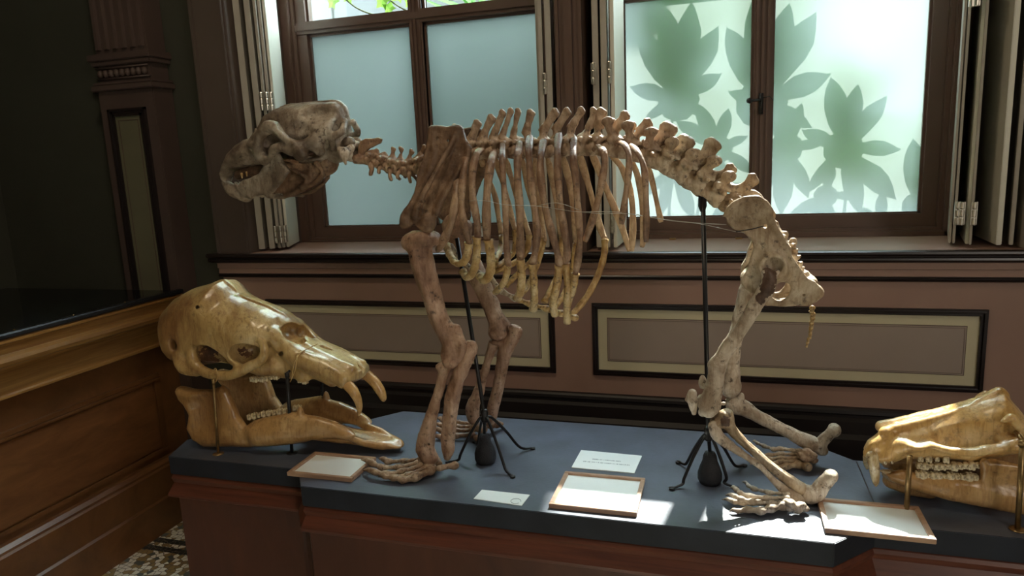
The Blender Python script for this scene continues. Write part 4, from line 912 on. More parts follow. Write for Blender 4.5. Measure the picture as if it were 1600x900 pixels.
# ---- spine: (centre x, y, radius) in photograph columns and rows, on the middle plane
VM = M['vert']
def vertebra(c, r, nxt, tip=None, base=None, tipw=5, tipr=4.0, meta=None, lat=None, name='vertebra', mat=None, seed=0, thick=.006, h=.0019):
    C = PY(*c, MIDY); Nn = PY(*nxt, MIDY); d = Nn-C; L = np.linalg.norm(d); d /= L; up = np.array([-d[2], 0, d[0]]); up = up if up[2] > 0 else -up
    R_ = r*float((C-CAM)@_f)/F_PX; mm = float((C-CAM)@_f)/F_PX
    S_ = Sculpt(h)
    a, b = C-d*L*.36, C+d*L*.36
    S_.tube([a, C, b], [R_*1.02, R_*.82, R_*1.02], .004)
    S_.cone(C+up*R_*1.5-d*L*.25, C+up*R_*1.5+d*L*.3, R_*.62, R_*.55, .008)            # neural arch
    for s_ in (-1, 1):
        S_.cone(C+up*R_*.8+np.array([0, s_*R_*.75, 0]), C+up*R_*1.5+np.array([0, s_*R_*.5, 0]), R_*.32, R_*.3, .006)
        S_.cone(C+up*R_*1.4, C+up*R_*1.35+np.array([0, s_*R_*1.9, 0])-d*L*.05, R_*.42, R_*.30, .008)     # transverse process
        S_.ell(C+up*R_*1.35+np.array([0, s_*R_*1.95, 0])-d*L*.05, (R_*.42, R_*.34, R_*.4), None, .004)
        S_.cone(C+up*R_*1.45+np.array([0, s_*R_*.7, 0])+d*L*.2, C+up*R_*1.55+np.array([0, s_*R_*.6, 0])+d*L*.62, R_*.34, R_*.22, .006)
    if meta is not None:
        for s_ in (-1, 1):
            p = PY(*meta, MIDY-.028); p[1] = MIDY-s_*.028; q = C+up*R_*1.4+np.array([0, -s_*R_*.8, 0])
            if s_ < 0: p = p
            S_.tube([q, (p+q)/2, p], [R_*.6, R_*.5, R_*.48], .006); S_.ell(p, (R_*.85, R_*.30, R_*.66), None, .005)
    if tip is not None:
        T = PY(*tip, MIDY); B_ = PY(*base, MIDY) if base is not None else C+up*R_*1.6
        ax = T-B_; ln = np.linalg.norm(ax); ax /= ln; nx_ = np.array([-ax[2], 0, ax[0]]); w_ = tipw*1.5*mm
        poly = []
        for t, k in ((-.05, 1.15), (.2, 1.0), (.5, .9), (.8, 1.0), (.94, 1.08), (1.02, .8)): poly.append(B_+ax*ln*t+nx_*w_*k)
        for t, k in ((1.04, -.2), (1.0, -.85), (.9, -1.05), (.7, -.95), (.4, -.85), (.1, -1.1), (-.05, -1.35)): poly.append(B_+ax*ln*t+nx_*w_*k)
        S_.plate([(p[0], p[2]) for p in poly], MIDY, thick*.6, px=False, round_=.0028, k=.008)
        S_.tube([B_+ax*ln*.9-nx_*w_*.5, B_+ax*ln*.98+nx_*w_*.3], [w_*.55, w_*.6], .005)
        S_.tube([C+up*R_*1.5, B_, B_+ax*ln*.3], [R_*.5, R_*.45, w_*.6], .008)
    if lat is not None:
        for s_ in (-1, 1):
            p = PY(*lat, MIDY-.055); p[1] = MIDY-s_*.055
            S_.tube([C+up*R_*.3+np.array([0, -s_*R_*.6, 0]), (C+p)/2+up*R_*.3, p], [R_*.5, R_*.36, R_*.3], .008)
    return S_.mesh(name, mat or VM, sk, .0009, 95, seed)
# neck
neck = [((561, 250), 8), ((580, 252), 8), ((596, 257), 8), ((611, 262), 8), ((625, 265), 8), ((641, 266), 8.5), ((658, 262), 9), ((675, 257), 9.5)]
ntips = [(596, 216), (590, 236), (602, 240), (615, 231), (627, 231), (644, 235), (664, 228)]
for i in range(1, 7):
    c, r = neck[i]
    vertebra(c, r, neck[i+1][0], ntips[i], tipw=2.6, name='neck_vertebra', mat=M['ribbone'], seed=i, thick=.004)
    S_ = Sculpt(.0018)                         # ventral lamellae
    for s_ in (-1, 1):
        P_ = PY(c[0]-1, c[1]+3, MIDY-.016*s_); Q_ = PY(c[0]-4 + (4 if i % 2 else 0), c[1]+12+(6 if i in (3, 5) else 0), MIDY-.026); Q_[1] = MIDY-.026*s_
        S_.tube([P_, (P_+Q_)/2+[0, -.006*s_, 0], Q_], [.007, .005, .0055], .005)
    S_.ell(PY(c[0], c[1]+1, MIDY), (.010, .014, .007), None, .008)
    S_.mesh('neck_process', M['ribbone'], sk, .0006, 110, i)
S_ = Sculpt(.0018)                             # atlas with its wing
for a in np.linspace(0, 2*math.pi, 15)[:-1]:
    c = PY(552, 236, MIDY); S_.ell(c+np.array([.006*math.sin(a), .024*math.cos(a), .022*math.sin(a)]), (.014, .008, .008), None, .008)
for s_ in (-1, 1):
    P = [PY(548, 232, MIDY-.03), PY(537, 240, MIDY-.05), PY(540, 256, MIDY-.055), PY(530, 233, MIDY-.05)]
    for p in P: p[1] = p[1] if s_ > 0 else 2*MIDY-p[1]
    S_.tube([P[0], P[1], P[2]], [.010, .011, .004], .008); S_.ell(P[1], (.017, .007, .017), rot2(35), .008); S_.cone(P[3], P[1], .006, .010, .008)
S_.mesh('atlas_vertebra', M['pale'], sk, .0008, 90, 3)
S_ = Sculpt(.0018)                             # axis with its long blade
S_.plate([A1.px(*q) for q in ((960, 400), (975, 365), (1010, 345), (1060, 345), (1090, 336), (1110, 350), (1100, 375), (1060, 395), (1030, 410), (1000, 440), (965, 470))], MIDY, .005, round_=.003, rim=(.006, .002))
S_.tube([PY(556, 250, MIDY), PY(568, 250, MIDY), PY(577, 250, MIDY)], [.011, .013, .013], .006)
S_.ell(PY(557, 247, MIDY-.012), (.012, .012, .012)); S_.ell(PY(557, 247, MIDY+.012), (.012, .012, .012)); S_.tube([PY(576, 252, MIDY-.012), PY(581, 262, MIDY-.024), PY(579, 272, MIDY-.028)], [.008, .006, .006])
S_.mesh('axis_vertebra', M['ribbone'], sk, .0008, 90, 4)
# back
back = [((700, 250), 10, (690, 205), (684, 235), 3.5), ((716, 245), 10, (712, 196), (706, 226), 3.5), ((735, 241), 10.5, (747, 190), (735, 221), 4.5), ((756, 239), 10.5, (769, 182), (753, 218), 4.5), ((775, 238), 10.5, (786, 174), (770, 216), 4), ((793, 238), 10.5, (799, 171), (784, 216), 3.2),
 ((811, 237), 10.5, (810, 171), (802, 214), 3), ((830, 237), 10.5, (830, 174), (822, 208), 4.3), ((850, 236), 10.5, (869, 173), (848, 206), 4.8), ((870, 235), 10.5, (888, 172), (868, 204), 4.4), ((890, 234), 10.5, (910, 170), (892, 200), 4.2),
 ((911, 233), 10.8, (929, 171), (921, 198), 3.8), ((933, 233), 11, (941, 172), (934, 198), 5.5)]
for i, (c, r, tip, base_, w_) in enumerate(back):
    nx_ = back[i+1][0] if i+1 < len(back) else (956, 234)
    vertebra(c, r, nx_, tip, base_, w_, name='back_vertebra', seed=i)
loins = [((956, 234), 11.5, (979, 178), (964, 197), 5, (949, 190), None), ((981, 238), 12, (1014, 190), (1000, 206), 5.5, (981, 196), None), ((1007, 245), 12.5, (1046, 198), (1036, 222), 9, (1017, 207), (1024, 243)),
 ((1034, 256), 13, (1072, 218), (1064, 240), 9.5, (1050, 222), (1050, 246)), ((1060, 271), 13.5, (1115, 222), (1098, 254), 8.5, (1083, 240), (1078, 263)), ((1086, 288), 14, (1144, 261), (1132, 275), 6, (1116, 252), (1106, 281)), ((1112, 305), 14, (1179, 278), (1160, 297), 6, (1139, 276), (1132, 302))]
for i, (c, r, tip, base_, w_, meta, lat) in enumerate(loins):
    nx_ = loins[i+1][0] if i+1 < len(loins) else (1138, 322)
    vertebra(c, r, nx_, tip, base_, w_, meta=meta, lat=lat, name='loin_vertebra', mat=M['vert'] if i < 3 else M['pelv'], seed=20+i, h=.002, thick=.010)

# ---- ribs: (column, row) of the near side ribs, far side ribs, and their yellow cartilage
NR = [([(716, 268), (714, 290), (711, 318), (706, 345), (695, 372), (684, 392)], None, 6.2),
 ([(728, 236), (727, 255), (722, 290), (721, 325), (728, 360), (733, 380)], [(732, 380), (730, 397), (724, 410), (713, 411), (703, 398), (698, 382)], 5.5),
 ([(752, 234), (745, 240), (738, 270), (739, 310), (745, 345), (747, 370)], [(745, 370), (745, 397), (741, 420), (731, 434), (723, 424)], 5.6),
 ([(772, 236), (767, 255), (762, 290), (760, 330), (761, 375)], [(763, 375), (767, 403), (766, 425), (757, 439), (750, 431)], 6.2),
 ([(785, 225), (785, 250), (787, 285), (790, 330), (791, 375), (794, 415)], [(794, 415), (788, 440), (774, 457)], 4.6),
 ([(812, 222), (809, 250), (809, 285), (812, 330), (813, 375), (813, 405)], [(813, 405), (815, 432), (813, 456), (808, 466)], 5.8),
 ([(828, 213), (826, 237), (829, 275), (834, 320), (839, 360), (836, 395), (832, 412)], [(832, 412), (834, 440), (835, 465), (833, 484)], 5.3),
 ([(849, 220), (845, 245), (845, 278), (852, 325), (864, 370), (872, 400), (874, 415)], [(874, 415), (870, 445), (864, 474), (867, 492)], 5.4),
 ([(873, 210), (871, 240), (872, 278), (876, 325), (883, 368), (886, 395), (883, 412)], [(883, 412), (887, 440), (886, 474), (886, 504)], 5.2),
 ([(897, 216), (896, 245), (900, 285), (903, 330), (906, 370), (903, 404), (899, 428)], [(899, 428), (895, 452), (887, 474)], 5),
 ([(932, 228), (941, 233), (945, 252), (941, 280), (933, 318), (923, 352), (914, 377)], None, 4.8),
 ([(966, 220), (977, 228), (983, 247), (981, 280), (976, 315), (971, 350)], None, 4.2),
 ([(985, 226), (997, 239), (1006, 262), (1009, 300), (1010, 340), (1009, 378)], None, 4.2)]
FR = [([(752, 250), (762, 275), (773, 305), (779, 340), (784, 368)], [(784, 368), (782, 390), (774, 407)], 4.2),
 ([(775, 250), (787, 290), (797, 330), (805, 360)], [(805, 360), (804, 390), (790, 407), (774, 416)], 4.5),
 ([(790, 250), (801, 285), (815, 330), (827, 368)], [(827, 368), (822, 393), (800, 413), (772, 425)], 4.6),
 ([(816, 248), (823, 285), (836, 330), (846, 372)], [(846, 372), (836, 400), (812, 425), (790, 447)], 4.2),
 ([(836, 248), (840, 295), (847, 345), (850, 377)], [(850, 377), (840, 412), (824, 448), (812, 462)], 4.2),
 ([(856, 248), (864, 285), (871, 325), (878, 372)], [(878, 372), (874, 420), (862, 450), (850, 472)], 4.6),
 ([(880, 246), (890, 288), (897, 335), (900, 380)], [(900, 380), (893, 430), (880, 462), (866, 480)], 4.6),
 ([(905, 240), (921, 295), (936, 350), (945, 374)], [(945, 374), (944, 398), (935, 428), (918, 462), (893, 493)], 4.8),
 ([(925, 240), (946, 292), (968, 345), (984, 392)], None, 4.8),
 ([(955, 242), (973, 265), (986, 305), (989, 350), (987, 393)], None, 4.6),
 ([(985, 247), (997, 278), (1003, 320), (1005, 372), (1003, 386)], None, 4.2),
 ([(1010, 253), (1019, 283), (1027, 320), (1033, 347)], None, 3.8)]
def rib_depth(t, near, head=True):
    y = np.interp(t, [0, .12, .3, .5, .7, .85, 1.0], [1.775, 1.712, 1.678, 1.672, 1.69, 1.72, 1.79] if near else [1.90, 1.925, 1.955, 1.965, 1.95, 1.92, 1.85]); return float(y)
def make_rib(L, Lc, w_, near, i):
    tot = len(L)+(len(Lc)-1 if Lc else 0)
    seg = catmull([np.array([*p, 0]) for p in L], 5); end_t = .74 if Lc else .62
    if i == 0 and near: end_t = .9
    n = len(seg); pts = []; ww = []
    for j, p in enumerate(seg):
        t = j/(n-1)*end_t; q = PY(p[0], p[1], rib_depth(t, near)); pts.append(q)
        ww.append(w_*(1.0+.12*math.sin(j*.7+i))*(1.1 if j < 4 else 1)*(.78 if (j == 0 or (j == n-1 and not Lc)) else 1)*1.85e-3*(.97 if near else 1.05))
    if True:       # run the head of the rib up to the spine
        h0 = pts[0]; sp = PY(L[0][0]-(4 if near else 6), min(L[0][1]+(6 if near else -6), 250), MIDY-.02 if near else MIDY+.02)
        pts = [sp, (sp+h0)/2+np.array([0, 0, .004])]+pts; ww = [ww[0]*.9, ww[0]*.7]+ww
    m = MB().tube(pts, ww, 12, flat=.58, up=(1, 0, 0)); m.lathe([(.001, -ww[0]), (ww[0], 0), (.001, ww[0])], pts[0], 10)
    o = m.build('rib', M['ribbone'] if near else M['farrib'], sk, smooth=True)
    if Lc:
        seg = catmull([np.array([*p, 0]) for p in Lc], 5); n = len(seg); pts = []; ww = []
        for j, p in enumerate(seg):
            t = end_t+(1-end_t)*j/(n-1); pts.append(PY(p[0], p[1], rib_depth(t, near))); ww.append(w_*1.06*1.85e-3*(1+.08*math.sin(j*1.9+i))*(1.12 if j in (0, n-1) else 1))
        MB().tube(pts, ww, 12, flat=.8, up=(1, 0, 0)).build('rib_cartilage', M['cart'], o, smooth=True)
    return o
for i, (a, b, w_) in enumerate(NR): make_rib(a, b, w_, True, i)
for i, (a, b, w_) in enumerate(FR): make_rib(a, b, w_, False, i)
# breastbone, a chain of rods
st = [(704, 384), (722, 408), (743, 424), (766, 434), (784, 455), (806, 467), (831, 476), (856, 483), (878, 490), (899, 497)]
for i in range(len(st)-1):
    a, b = PY(*st[i], MIDY), PY(*st[i+1], MIDY); S_ = Sculpt(.0018); g = (b-a)*.04
    S_.tube([a+g, (a+b)/2, b-g], [.0088, .0062, .0092], .004); S_.ell(b-g*2, (.010, .012, .008), None, .006); S_.mesh('breastbone_segment', M['cart'] if i > 4 else M['pale'], sk, .0006, 100, i)

# ---- pelvis
ili = [(1131, 334), (1138, 321), (1152, 314), (1170, 307), (1184, 305), (1196, 313), (1205, 327), (1211, 343), (1216, 357), (1226, 370), (1235, 385), (1238, 400), (1245, 412), (1254, 424), (1263, 436), (1275, 441), (1283, 450), (1285, 461), (1277, 475), (1263, 481), (1240, 483), (1215, 483), (1199, 481), (1188, 470), (1176, 462), (1163, 452), (1159, 440), (1161, 430), (1168, 418), (1172, 402), (1178, 388), (1176, 377), (1168, 369), (1160, 362), (1146, 357), (1136, 348)]
for sgn in (1, -1):
    Yn = 1.735; S_ = Sculpt(.0022); P = [PY(*p, Yn) for p in ili]; Yv = lambda y: y if sgn > 0 else 2*MIDY-y
    xc, zc = np.mean([p[0] for p in P]), np.mean([p[2] for p in P]); ztop = PY(1170, 310, Yn)[2]; zb = PY(1200, 400, Yn)[2]
    bend = (lambda x, z: -sgn*.030*np.clip((z-zb)/(ztop-zb), 0, 1.2)**1.3 + sgn*.035*np.clip((zb-.02-z)/.12, 0, 1))
    S_.plate([(p[0], p[2]) for p in P], Yv(Yn), .0048, px=False, bend=bend, rim=(.007, .0035), round_=.004)
    q = lambda x, y, dy=0: (lambda p: np.array([p[0], Yv(p[1]+dy), p[2]]))(PY(x, y, Yn))
    S_.tube([q(1190, 350), q(1200, 375), q(1208, 400), q(1222, 425)], [.012, .016, .020, .020], .012)
    S_.tube([q(1228, 428, .01), q(1248, 445, .02), q(1266, 458, .028), q(1276, 460, .03)], [.016, .013, .014, .019], .012)
    S_.tube([q(1196, 425, .005), q(1178, 438, .03), q(1168, 446, .05), q(1172, 452, .062)], [.016, .014, .015, .013], .012)
    S_.tube([q(1180, 448, .03), q(1196, 470, .05), q(1215, 477, .055), q(1245, 476, .05), q(1265, 470, .035)], [.009, .008, .007, .008, .011], .01)
    S_.tube([q(1133, 335, -.028), q(1150, 316, -.032), q(1172, 307, -.032), q(1190, 311, -.028), q(1204, 330, -.02)], [.006, .0065, .006, .006, .006], .006)
    c = q(1206, 414, -.024); S_.ell(c, (.027, .022, .027), None, .004, True)                       # hip socket
    for a in np.linspace(0, 2*math.pi, 22)[:-1]: S_.ell(q(1208, 415, -.018)+np.array([.028*math.cos(a), 0, .027*math.sin(a)]), (.0055, .008, .0055), None, .006)
    c = q(1222, 457, .03); S_.ell(c, (.019, .05, .026), rot2(-25), .006, True)                       # the large opening
    S_.ell(q(1165, 345, -.05), (.036, .022, .028), rot2(-30), .012, True)
    S_.cone(q(1195, 353, -.06), q(1195, 353, .06), .004, k=.002, sub=True); S_.cone(q(1257, 463, -.05), q(1257, 463, .06), .0024, k=.001, sub=True)
    S_.mesh('hip_bone', M['pelv'], sk, .0012, 55, 30+sgn)
S_ = Sculpt(.0022); sac = [(1136, 318, 15), (1156, 322, 15), (1176, 332, 15), (1196, 350, 13), (1213, 370, 12), (1227, 392, 10), (1238, 412, 9)]
S_.tube([PY(x, y, MIDY) for x, y, r in sac], [r*.00155 for x, y, r in sac], .008)
for i in range(9):
    t = i/8*5.6; k = int(t); f_ = t-k; x = sac[k][0]*(1-f_)+sac[k+1][0]*f_; y = sac[k][1]*(1-f_)+sac[k+1][1]*f_
    S_.ell(PY(x+10+4*math.sin(i*2.1), y-9-3*math.cos(i*1.7), MIDY), (.010, .008, .012), None, .005)
    for s_ in (-1, 1): S_.tube([PY(x+3, y-2, MIDY), PY(x+6, y-4, MIDY)+[0, s_*(.045-.003*i), 0]], [.010, .008], .008)
S_.mesh('sacrum', M['pelv'], sk, .0018, 75, 33)
S_ = Sculpt(.0018)
for i, (x, y) in enumerate([(1238, 383), (1242, 392), (1246, 402), (1249, 412), (1252, 420), (1256, 428)]): S_.ell(PY(x, y, MIDY-.01), (.007, .010, .0065), None, .004); S_.ell(PY(x+4, y-2, MIDY-.01), (.003, .003, .003), None, .004)
S_.mesh('tail_root', M['pelv'], sk, .001, 90, 34)
tl = [(1269, 484), (1270, 493), (1269, 501), (1268, 509), (1267, 517), (1266, 525), (1263, 532), (1261, 539)]
for i, (x, y) in enumerate(tl):
    c = PY(x, y, 1.77); r_ = .0075-.0006*i; S_ = Sculpt(.0012); S_.cone(c+[0, 0, .005], c-[0, 0, .005], r_*.75, r_*.6, .002); S_.ell(c+[0, 0, .004], (r_, r_*.8, .0035), None, .002); S_.ell(c-[0.002, 0, .004], (r_*.8, r_*.8, .003), None, .002)
    S_.mesh('tail_vertebra', M['cart'], sk, .0005, 200, i)
m = MB().tube([PY(1266, 478, 1.77), PY(1269, 490, 1.77), PY(1262, 541, 1.77)], .0007, 5); m.build('tail_wire', M['wire'], sk)
m = MB()
for L in ([(733, 314), (760, 314), (790, 320), (838, 322), (880, 328), (905, 331), (960, 331), (1000, 337), (1050, 345), (1100, 349), (1135, 351)], [(905, 331), (940, 334), (985, 334), (1040, 343), (1095, 350), (1140, 360), (1164, 364)], [(838, 322), (870, 317), (905, 328)]):
    m.tube(catmull([PY(x, y, 1.665 if x < 1000 else 1.70) for x, y in L], 4), .0007, 5)
m.build('binding_wire', M['wire'], sk, smooth=True)
m = MB().tube([PY(1150, 362, 1.70), PY(1175, 358, 1.692), PY(1194, 353, 1.70)], .0012, 6); m.build('pelvis_wire', M['iron'], sk)
S_ = Sculpt(.0016); S_.tube([PY(752, 358, 1.70), PY(754, 366, 1.70)], [.008, .007]); S_.mesh('white_bead', M['paper'], sk)

# ---- skull and jaw of the mounted skeleton
def mounted_skull():
    Yc = MIDY; near = lambda p: p; s_ = 1/4
    S_ = Sculpt(.0024)
    def both(fn):
        fn(lambda p: p); fn(lambda p: mir(p, Yc))
    A = A1
    # braincase with its tall crest
    S_.plate([A.px(*q) for q in ((330, 300), (362, 240), (380, 205), (450, 160), (560, 138), (700, 122), (828, 118), (872, 148), (893, 205), (888, 262), (872, 310), (830, 400), (700, 420), (500, 400), (380, 380))], Yc, .050, pillow=.055, k=.02)
    S_.plate([A.px(*q) for q in ((440, 168), (560, 140), (700, 122), (828, 118), (872, 148), (893, 205), (885, 262), (840, 240), (780, 190), (600, 180))], Yc, .008, round_=.006, k=.02)
    S_.tube([A(500, 300, Yc), A(650, 290, Yc), A(790, 300, Yc)], [.040, .048, .044], .02)
    # muzzle
    S_.plate([A.px(*q) for q in ((112, 560), (130, 505), (160, 440), (205, 385), (260, 350), (310, 338), (370, 300), (450, 300), (480, 420), (380, 520), (330, 525), (250, 530), (190, 545), (155, 590), (148, 628), (122, 610))], Yc, .048, pillow=.045, k=.02)
    def f(g):
        # cheek arch round the orbit
        c = A(400, 400, Yc-.085)
        pts = [(345, 470, -.060, 30), (330, 400, -.075, 33), (352, 325, -.082, 38), (400, 278, -.085, 42), (452, 285, -.088, 40), (495, 325, -.092, 34), (535, 365, -.094, 30), (585, 400, -.094, 30), (610, 440, -.090, 34)]
        S_.tube([g(A(x, y, Yc+d)) for x, y, d, r in pts], [A.r(r, c) for *_, r in pts], .012)
        S_.tube([g(A(380, 480, Yc-.06)), g(A(430, 420, Yc-.08)), g(A(480, 400, Yc-.086)), g(A(545, 420, Yc-.09))], [.016, .014, .013, .015], .012)
        S_.tube([g(A(330, 400, Yc-.07)), g(A(300, 380, Yc-.045)), g(A(330, 330, Yc-.045))], [.012, .016, .016], .016)
        S_.ell(g(A(320, 300, Yc-.055)), (.006, .006, .01), None, .006)
        # ear region
        S_.tube([g(A(585, 420, Yc-.088)), g(A(640, 370, Yc-.075)), g(A(700, 340, Yc-.062)), g(A(760, 300, Yc-.055))], [.017, .018, .020, .018], .010)
        S_.ell(g(A(600, 440, Yc-.082)), (.020, .016, .024), None, .008); S_.ell(g(A(690, 370, Yc-.066)), (.030, .02, .026), None, .006); S_.ell(g(A(720, 425, Yc-.060)), (.016, .012, .014), None, .006)
        S_.tube([g(A(840, 170, Yc-.006)), g(A(800, 215, Yc-.035)), g(A(760, 260, Yc-.055)), g(A(640, 310, Yc-.06))], [.008, .010, .010, .008], .012)
        S_.tube([g(A(880, 240, Yc-.02)), g(A(858, 300, Yc-.045)), g(A(800, 340, Yc-.055)), g(A(800, 400, Yc-.045))], [.010, .010, .010, .010], .012)
        S_.ell(g(A(900, 370, Yc-.020)), (.022, .016, .016), None, .008)
        # hollows
        S_.ell(g(A(560, 275, Yc-.085)), (.05, .036, .030), rot2(-22), .010, True)
        S_.ell(g(A(700, 175, Yc-.062)), (.07, .036, .026), rot2(6), .012, True)
        S_.ell(g(A(838, 275, Yc-.080)), (.016, .030, .034), rot2(10), .010, True)
        S_.ell(g(A(385, 398, Yc-.080)), (.0125, .040, .028), rot2(-15), .008, True)
    both(f)
    S_.ell(A(190, 470, Yc), (.02, .02, .02), None, .02)
    S_.cone(A(750, 460, Yc), A(840, 430, Yc), .03, .03, .02); S_.ell(A(700, 480, Yc), (.05, .055, .014), None, .01)
    S_.ell(A(120, 470, Yc), (.018, .018, .026), None, .01, True)
    S_.mesh('skull', M['skull'], sk, .0014, 45, 40)
    S_ = Sculpt(.0024)                         # lower jaw
    def j(g):
        poly = [(122, 612), (150, 640), (200, 610), (270, 590), (330, 560), (372, 500), (392, 430), (420, 378), (450, 385), (480, 430), (520, 500), (560, 545), (520, 600), (470, 650), (430, 680), (380, 695), (320, 705), (250, 728), (200, 710), (150, 668)]
        P = [A(x, y, Yc-.055) for x, y in poly]; yy = Yc-.055 if g(np.array([0, 0, 0]))[1] == 0 else Yc+.055
        sg = 1 if yy < Yc else -1
        x0_ = A(130, 600, Yc-.055)[0]; x1_ = A(480, 600, Yc-.055)[0]
        S_.plate([(p[0], p[2]) for p in P], yy, .010, px=False, bend=lambda x, z: sg*.045*np.clip((x1_-x)/(x1_-x0_), 0, 1)**1.6-sg*.018*np.clip((x-x1_+.03)/.05, 0, 1), round_=.008)
        S_.tube([g(A(500, 712, Yc-.045)), g(A(400, 705, Yc-.045))], [.006, .008], .01)
    both(j)
    S_.tube([A(130, 625, Yc), A(180, 670, Yc), (A(260, 705, Yc))], [.013, .021, .018], .02)
    S_.mesh('lower_jaw', M['skull'], sk, .0012, 50, 41)
    S_ = Sculpt(.0022)                         # palate, throat bones
    S_.tube([A(380, 560, Yc), A(520, 540, Yc), A(640, 540, Yc), A(760, 500, Yc)], [.03, .034, .04, .034], .02)
    S_.ell(A(640, 580, Yc-.04), (.03, .014, .02), rot2(-20)); S_.ell(A(640, 580, Yc+.04), (.03, .014, .02), rot2(-20)); S_.tube([A(700, 500, Yc-.05), A(735, 560, Yc-.052), A(700, 615, Yc-.05), A(560, 690, Yc-.04)], [.008, .007, .006, .006])
    S_.tube([A(215, 574, Yc), A(300, 560, Yc), A(400, 560, Yc)], [.014, .022, .03], .02)
    both(lambda g: S_.tube([g(A(520, 520, Yc-.068)), g(A(590, 560, Yc-.064)), g(A(640, 600, Yc-.055)), g(A(560, 685, Yc-.048)), g(A(500, 708, Yc-.045))], [.006, .006, .006, .006, .006], .01))
    for sg in (-1, 1):
        S_.plate([A.px(*q) for q in ((420, 470), (560, 500), (700, 500), (735, 560), (640, 610), (540, 690), (420, 690), (380, 620))], Yc+sg*.040, .006, k=.01)
    S_.mesh('skull_base', M['scap'], sk, .0016, 60, 42)
    for i, (x, y, r) in enumerate(((232, 580, 15), (262, 570, 11))):
        S_ = Sculpt(.0014); p = A(x, y, Yc-.040+.004*i); S_.cone(p+[0, 0, .006], p-[0, 0, .006], A.r(r, p)*.6, A.r(r, p)*.25); S_.mesh('tooth', M['cart'], sk)
        S_ = Sculpt(.0014); p = mir(p, Yc); S_.cone(p+[0, 0, .006], p-[0, 0, .006], A.r(r, p)*.6, A.r(r, p)*.25); S_.mesh('tooth', M['cart'], sk)
mounted_skull()

# ------------------------------------------------------------------ the tusked skull at the left
EY = 1.80
ek = empty('tusked_skull', (-1.3, EY, ZT+.12), 'large polished yellow skull with two short down curved tusks, resting on iron posts', 'skull')
def both_e(fn, mid=EY): fn(lambda p: p); fn(lambda p: mir(p, mid))
S_ = Sculpt(.0028); A = E1
M['cranin'] = bone('brown_shaded_socket_bone', (0.05, 0.02, 0.010), (0.14, 0.065, 0.03), (0.26, 0.14, 0.06), 0.45, 0.5, 10, coat=0.2)
cran = [(78, 235), (92, 178), (140, 122), (205, 86), (290, 62), (335, 54), (365, 80), (395, 115), (450, 145), (540, 180), (600, 215), (640, 270), (600, 400), (560, 470), (480, 470), (420, 440), (350, 430), (280, 440), (200, 440), (150, 420), (110, 370), (88, 310)]
S_.plate([A.px(*q) for q in cran], EY, .118, pillow=.085, k=.02)
S_.plate([A.px(*q) for q in ((430, 140), (540, 178), (610, 213), (665, 258), (700, 308), (770, 352), (860, 388), (950, 440), (985, 472), (984, 508), (958, 526), (900, 522), (862, 548), (820, 528), (760, 500), (690, 510), (600, 505), (500, 480), (440, 400))], EY, .062, pillow=.040, k=.03)
S_.ell(A(335, 95, EY), (.024, .05, .022), None, .03)
def f(g):
    S_.tube([g(A(560, 310, EY-.062)), g(A(610, 360, EY-.060)), g(A(680, 415, EY-.056)), g(A(780, 455, EY-.050)), g(A(865, 500, EY-.050)), g(A(890, 520, EY-.052))], [.024, .026, .028, .030, .028, .026], .02)
    S_.tube([g(A(600, 310, EY-.050)), g(A(640, 310, EY-.032)), g(A(690, 340, EY-.026)), g(A(760, 390, EY-.026)), g(A(930, 470, EY-.03))], [.014, .010, .010, .013, .014], .014)
    S_.ell(g(A(525, 455, EY-.06)), (.055, .03, .030), rot2(8), .02)                       # tooth bearing jaw
    S_.ell(g(A(700, 500, EY-.045)), (.030, .02, .022), None, .016)
    S_.ell(g(A(330, 225, EY-.172)), (.098, .074, .070), rot2(-38), .006, True)                 # temple
    S_.ell(g(A(276, 412, EY-.090)), (.060, .072, .044), rot2(-18), .006, True)
    S_.ell(g(A(438, 390, EY-.085)), (.047, .064, .037), rot2(10), .006, True)
    S_.ell(g(A(108, 355, EY-.10)), (.012, .03, .020), None, .010, True)
    # cheek arch and socket rim
    S_.tube([g(A(455, 250, EY-.080)), g(A(480, 310, EY-.088)), g(A(512, 350, EY-.092)), g(A(520, 395, EY-.096)), g(A(500, 432, EY-.100)), g(A(455, 455, EY-.104)), g(A(410, 480, EY-.108)), g(A(350, 500, EY-.112)), g(A(270, 494, EY-.115)), g(A(205, 462, EY-.112)), g(A(182, 415, EY-.106)), g(A(178, 360, EY-.100)), g(A(150, 330, EY-.092))], [.008, .011, .012, .013, .014, .015, .016, .015, .015, .017, .018, .016, .013], .006)
    S_.tube([g(A(372, 395, EY-.070)), g(A(385, 440, EY-.092)), g(A(400, 470, EY-.106))], [.010, .010, .014], .010)
    S_.tube([g(A(140, 380, EY-.092)), g(A(125, 420, EY-.098)), g(A(150, 460, EY-.105)), g(A(200, 480, EY-.11))], [.016, .022, .024, .018], .014)
    S_.ell(g(A(560, 372, EY-.104)), (.020, .022, .026), None, .012, True)
    S_.cone(g(A(603, 402, EY-.12)), g(A(590, 395, EY-.04)), .0058, k=.003, sub=True)
    S_.cone(g(A(205, 180, EY-.14)), g(A(205, 180, EY-.08)), .0055, k=.002, sub=True)
    S_.tube([g(A(210, 195, EY-.108)), g(A(260, 245, EY-.108)), g(A(320, 280, EY-.104)), g(A(360, 305, EY-.095))], .0034, .002, True)
    S_.tube([g(A(650, 320, EY-.030)), g(A(690, 345, EY-.025))], [.022, .016], .008, True)   # nose openings
    S_.tube([g(A(930, 560, EY-.055)), g(A(880, 520, EY-.052)), g(A(820, 480, EY-.05))], [.015, .014, .008], .004, True)
both_e(f)
S_.ell(A(650, 300, EY-.02), (.034, .040, .026), rot2(-35), .010, True)
S_.tube([A(790, 370, EY), A(990, 480, EY)], .006, .01, True)
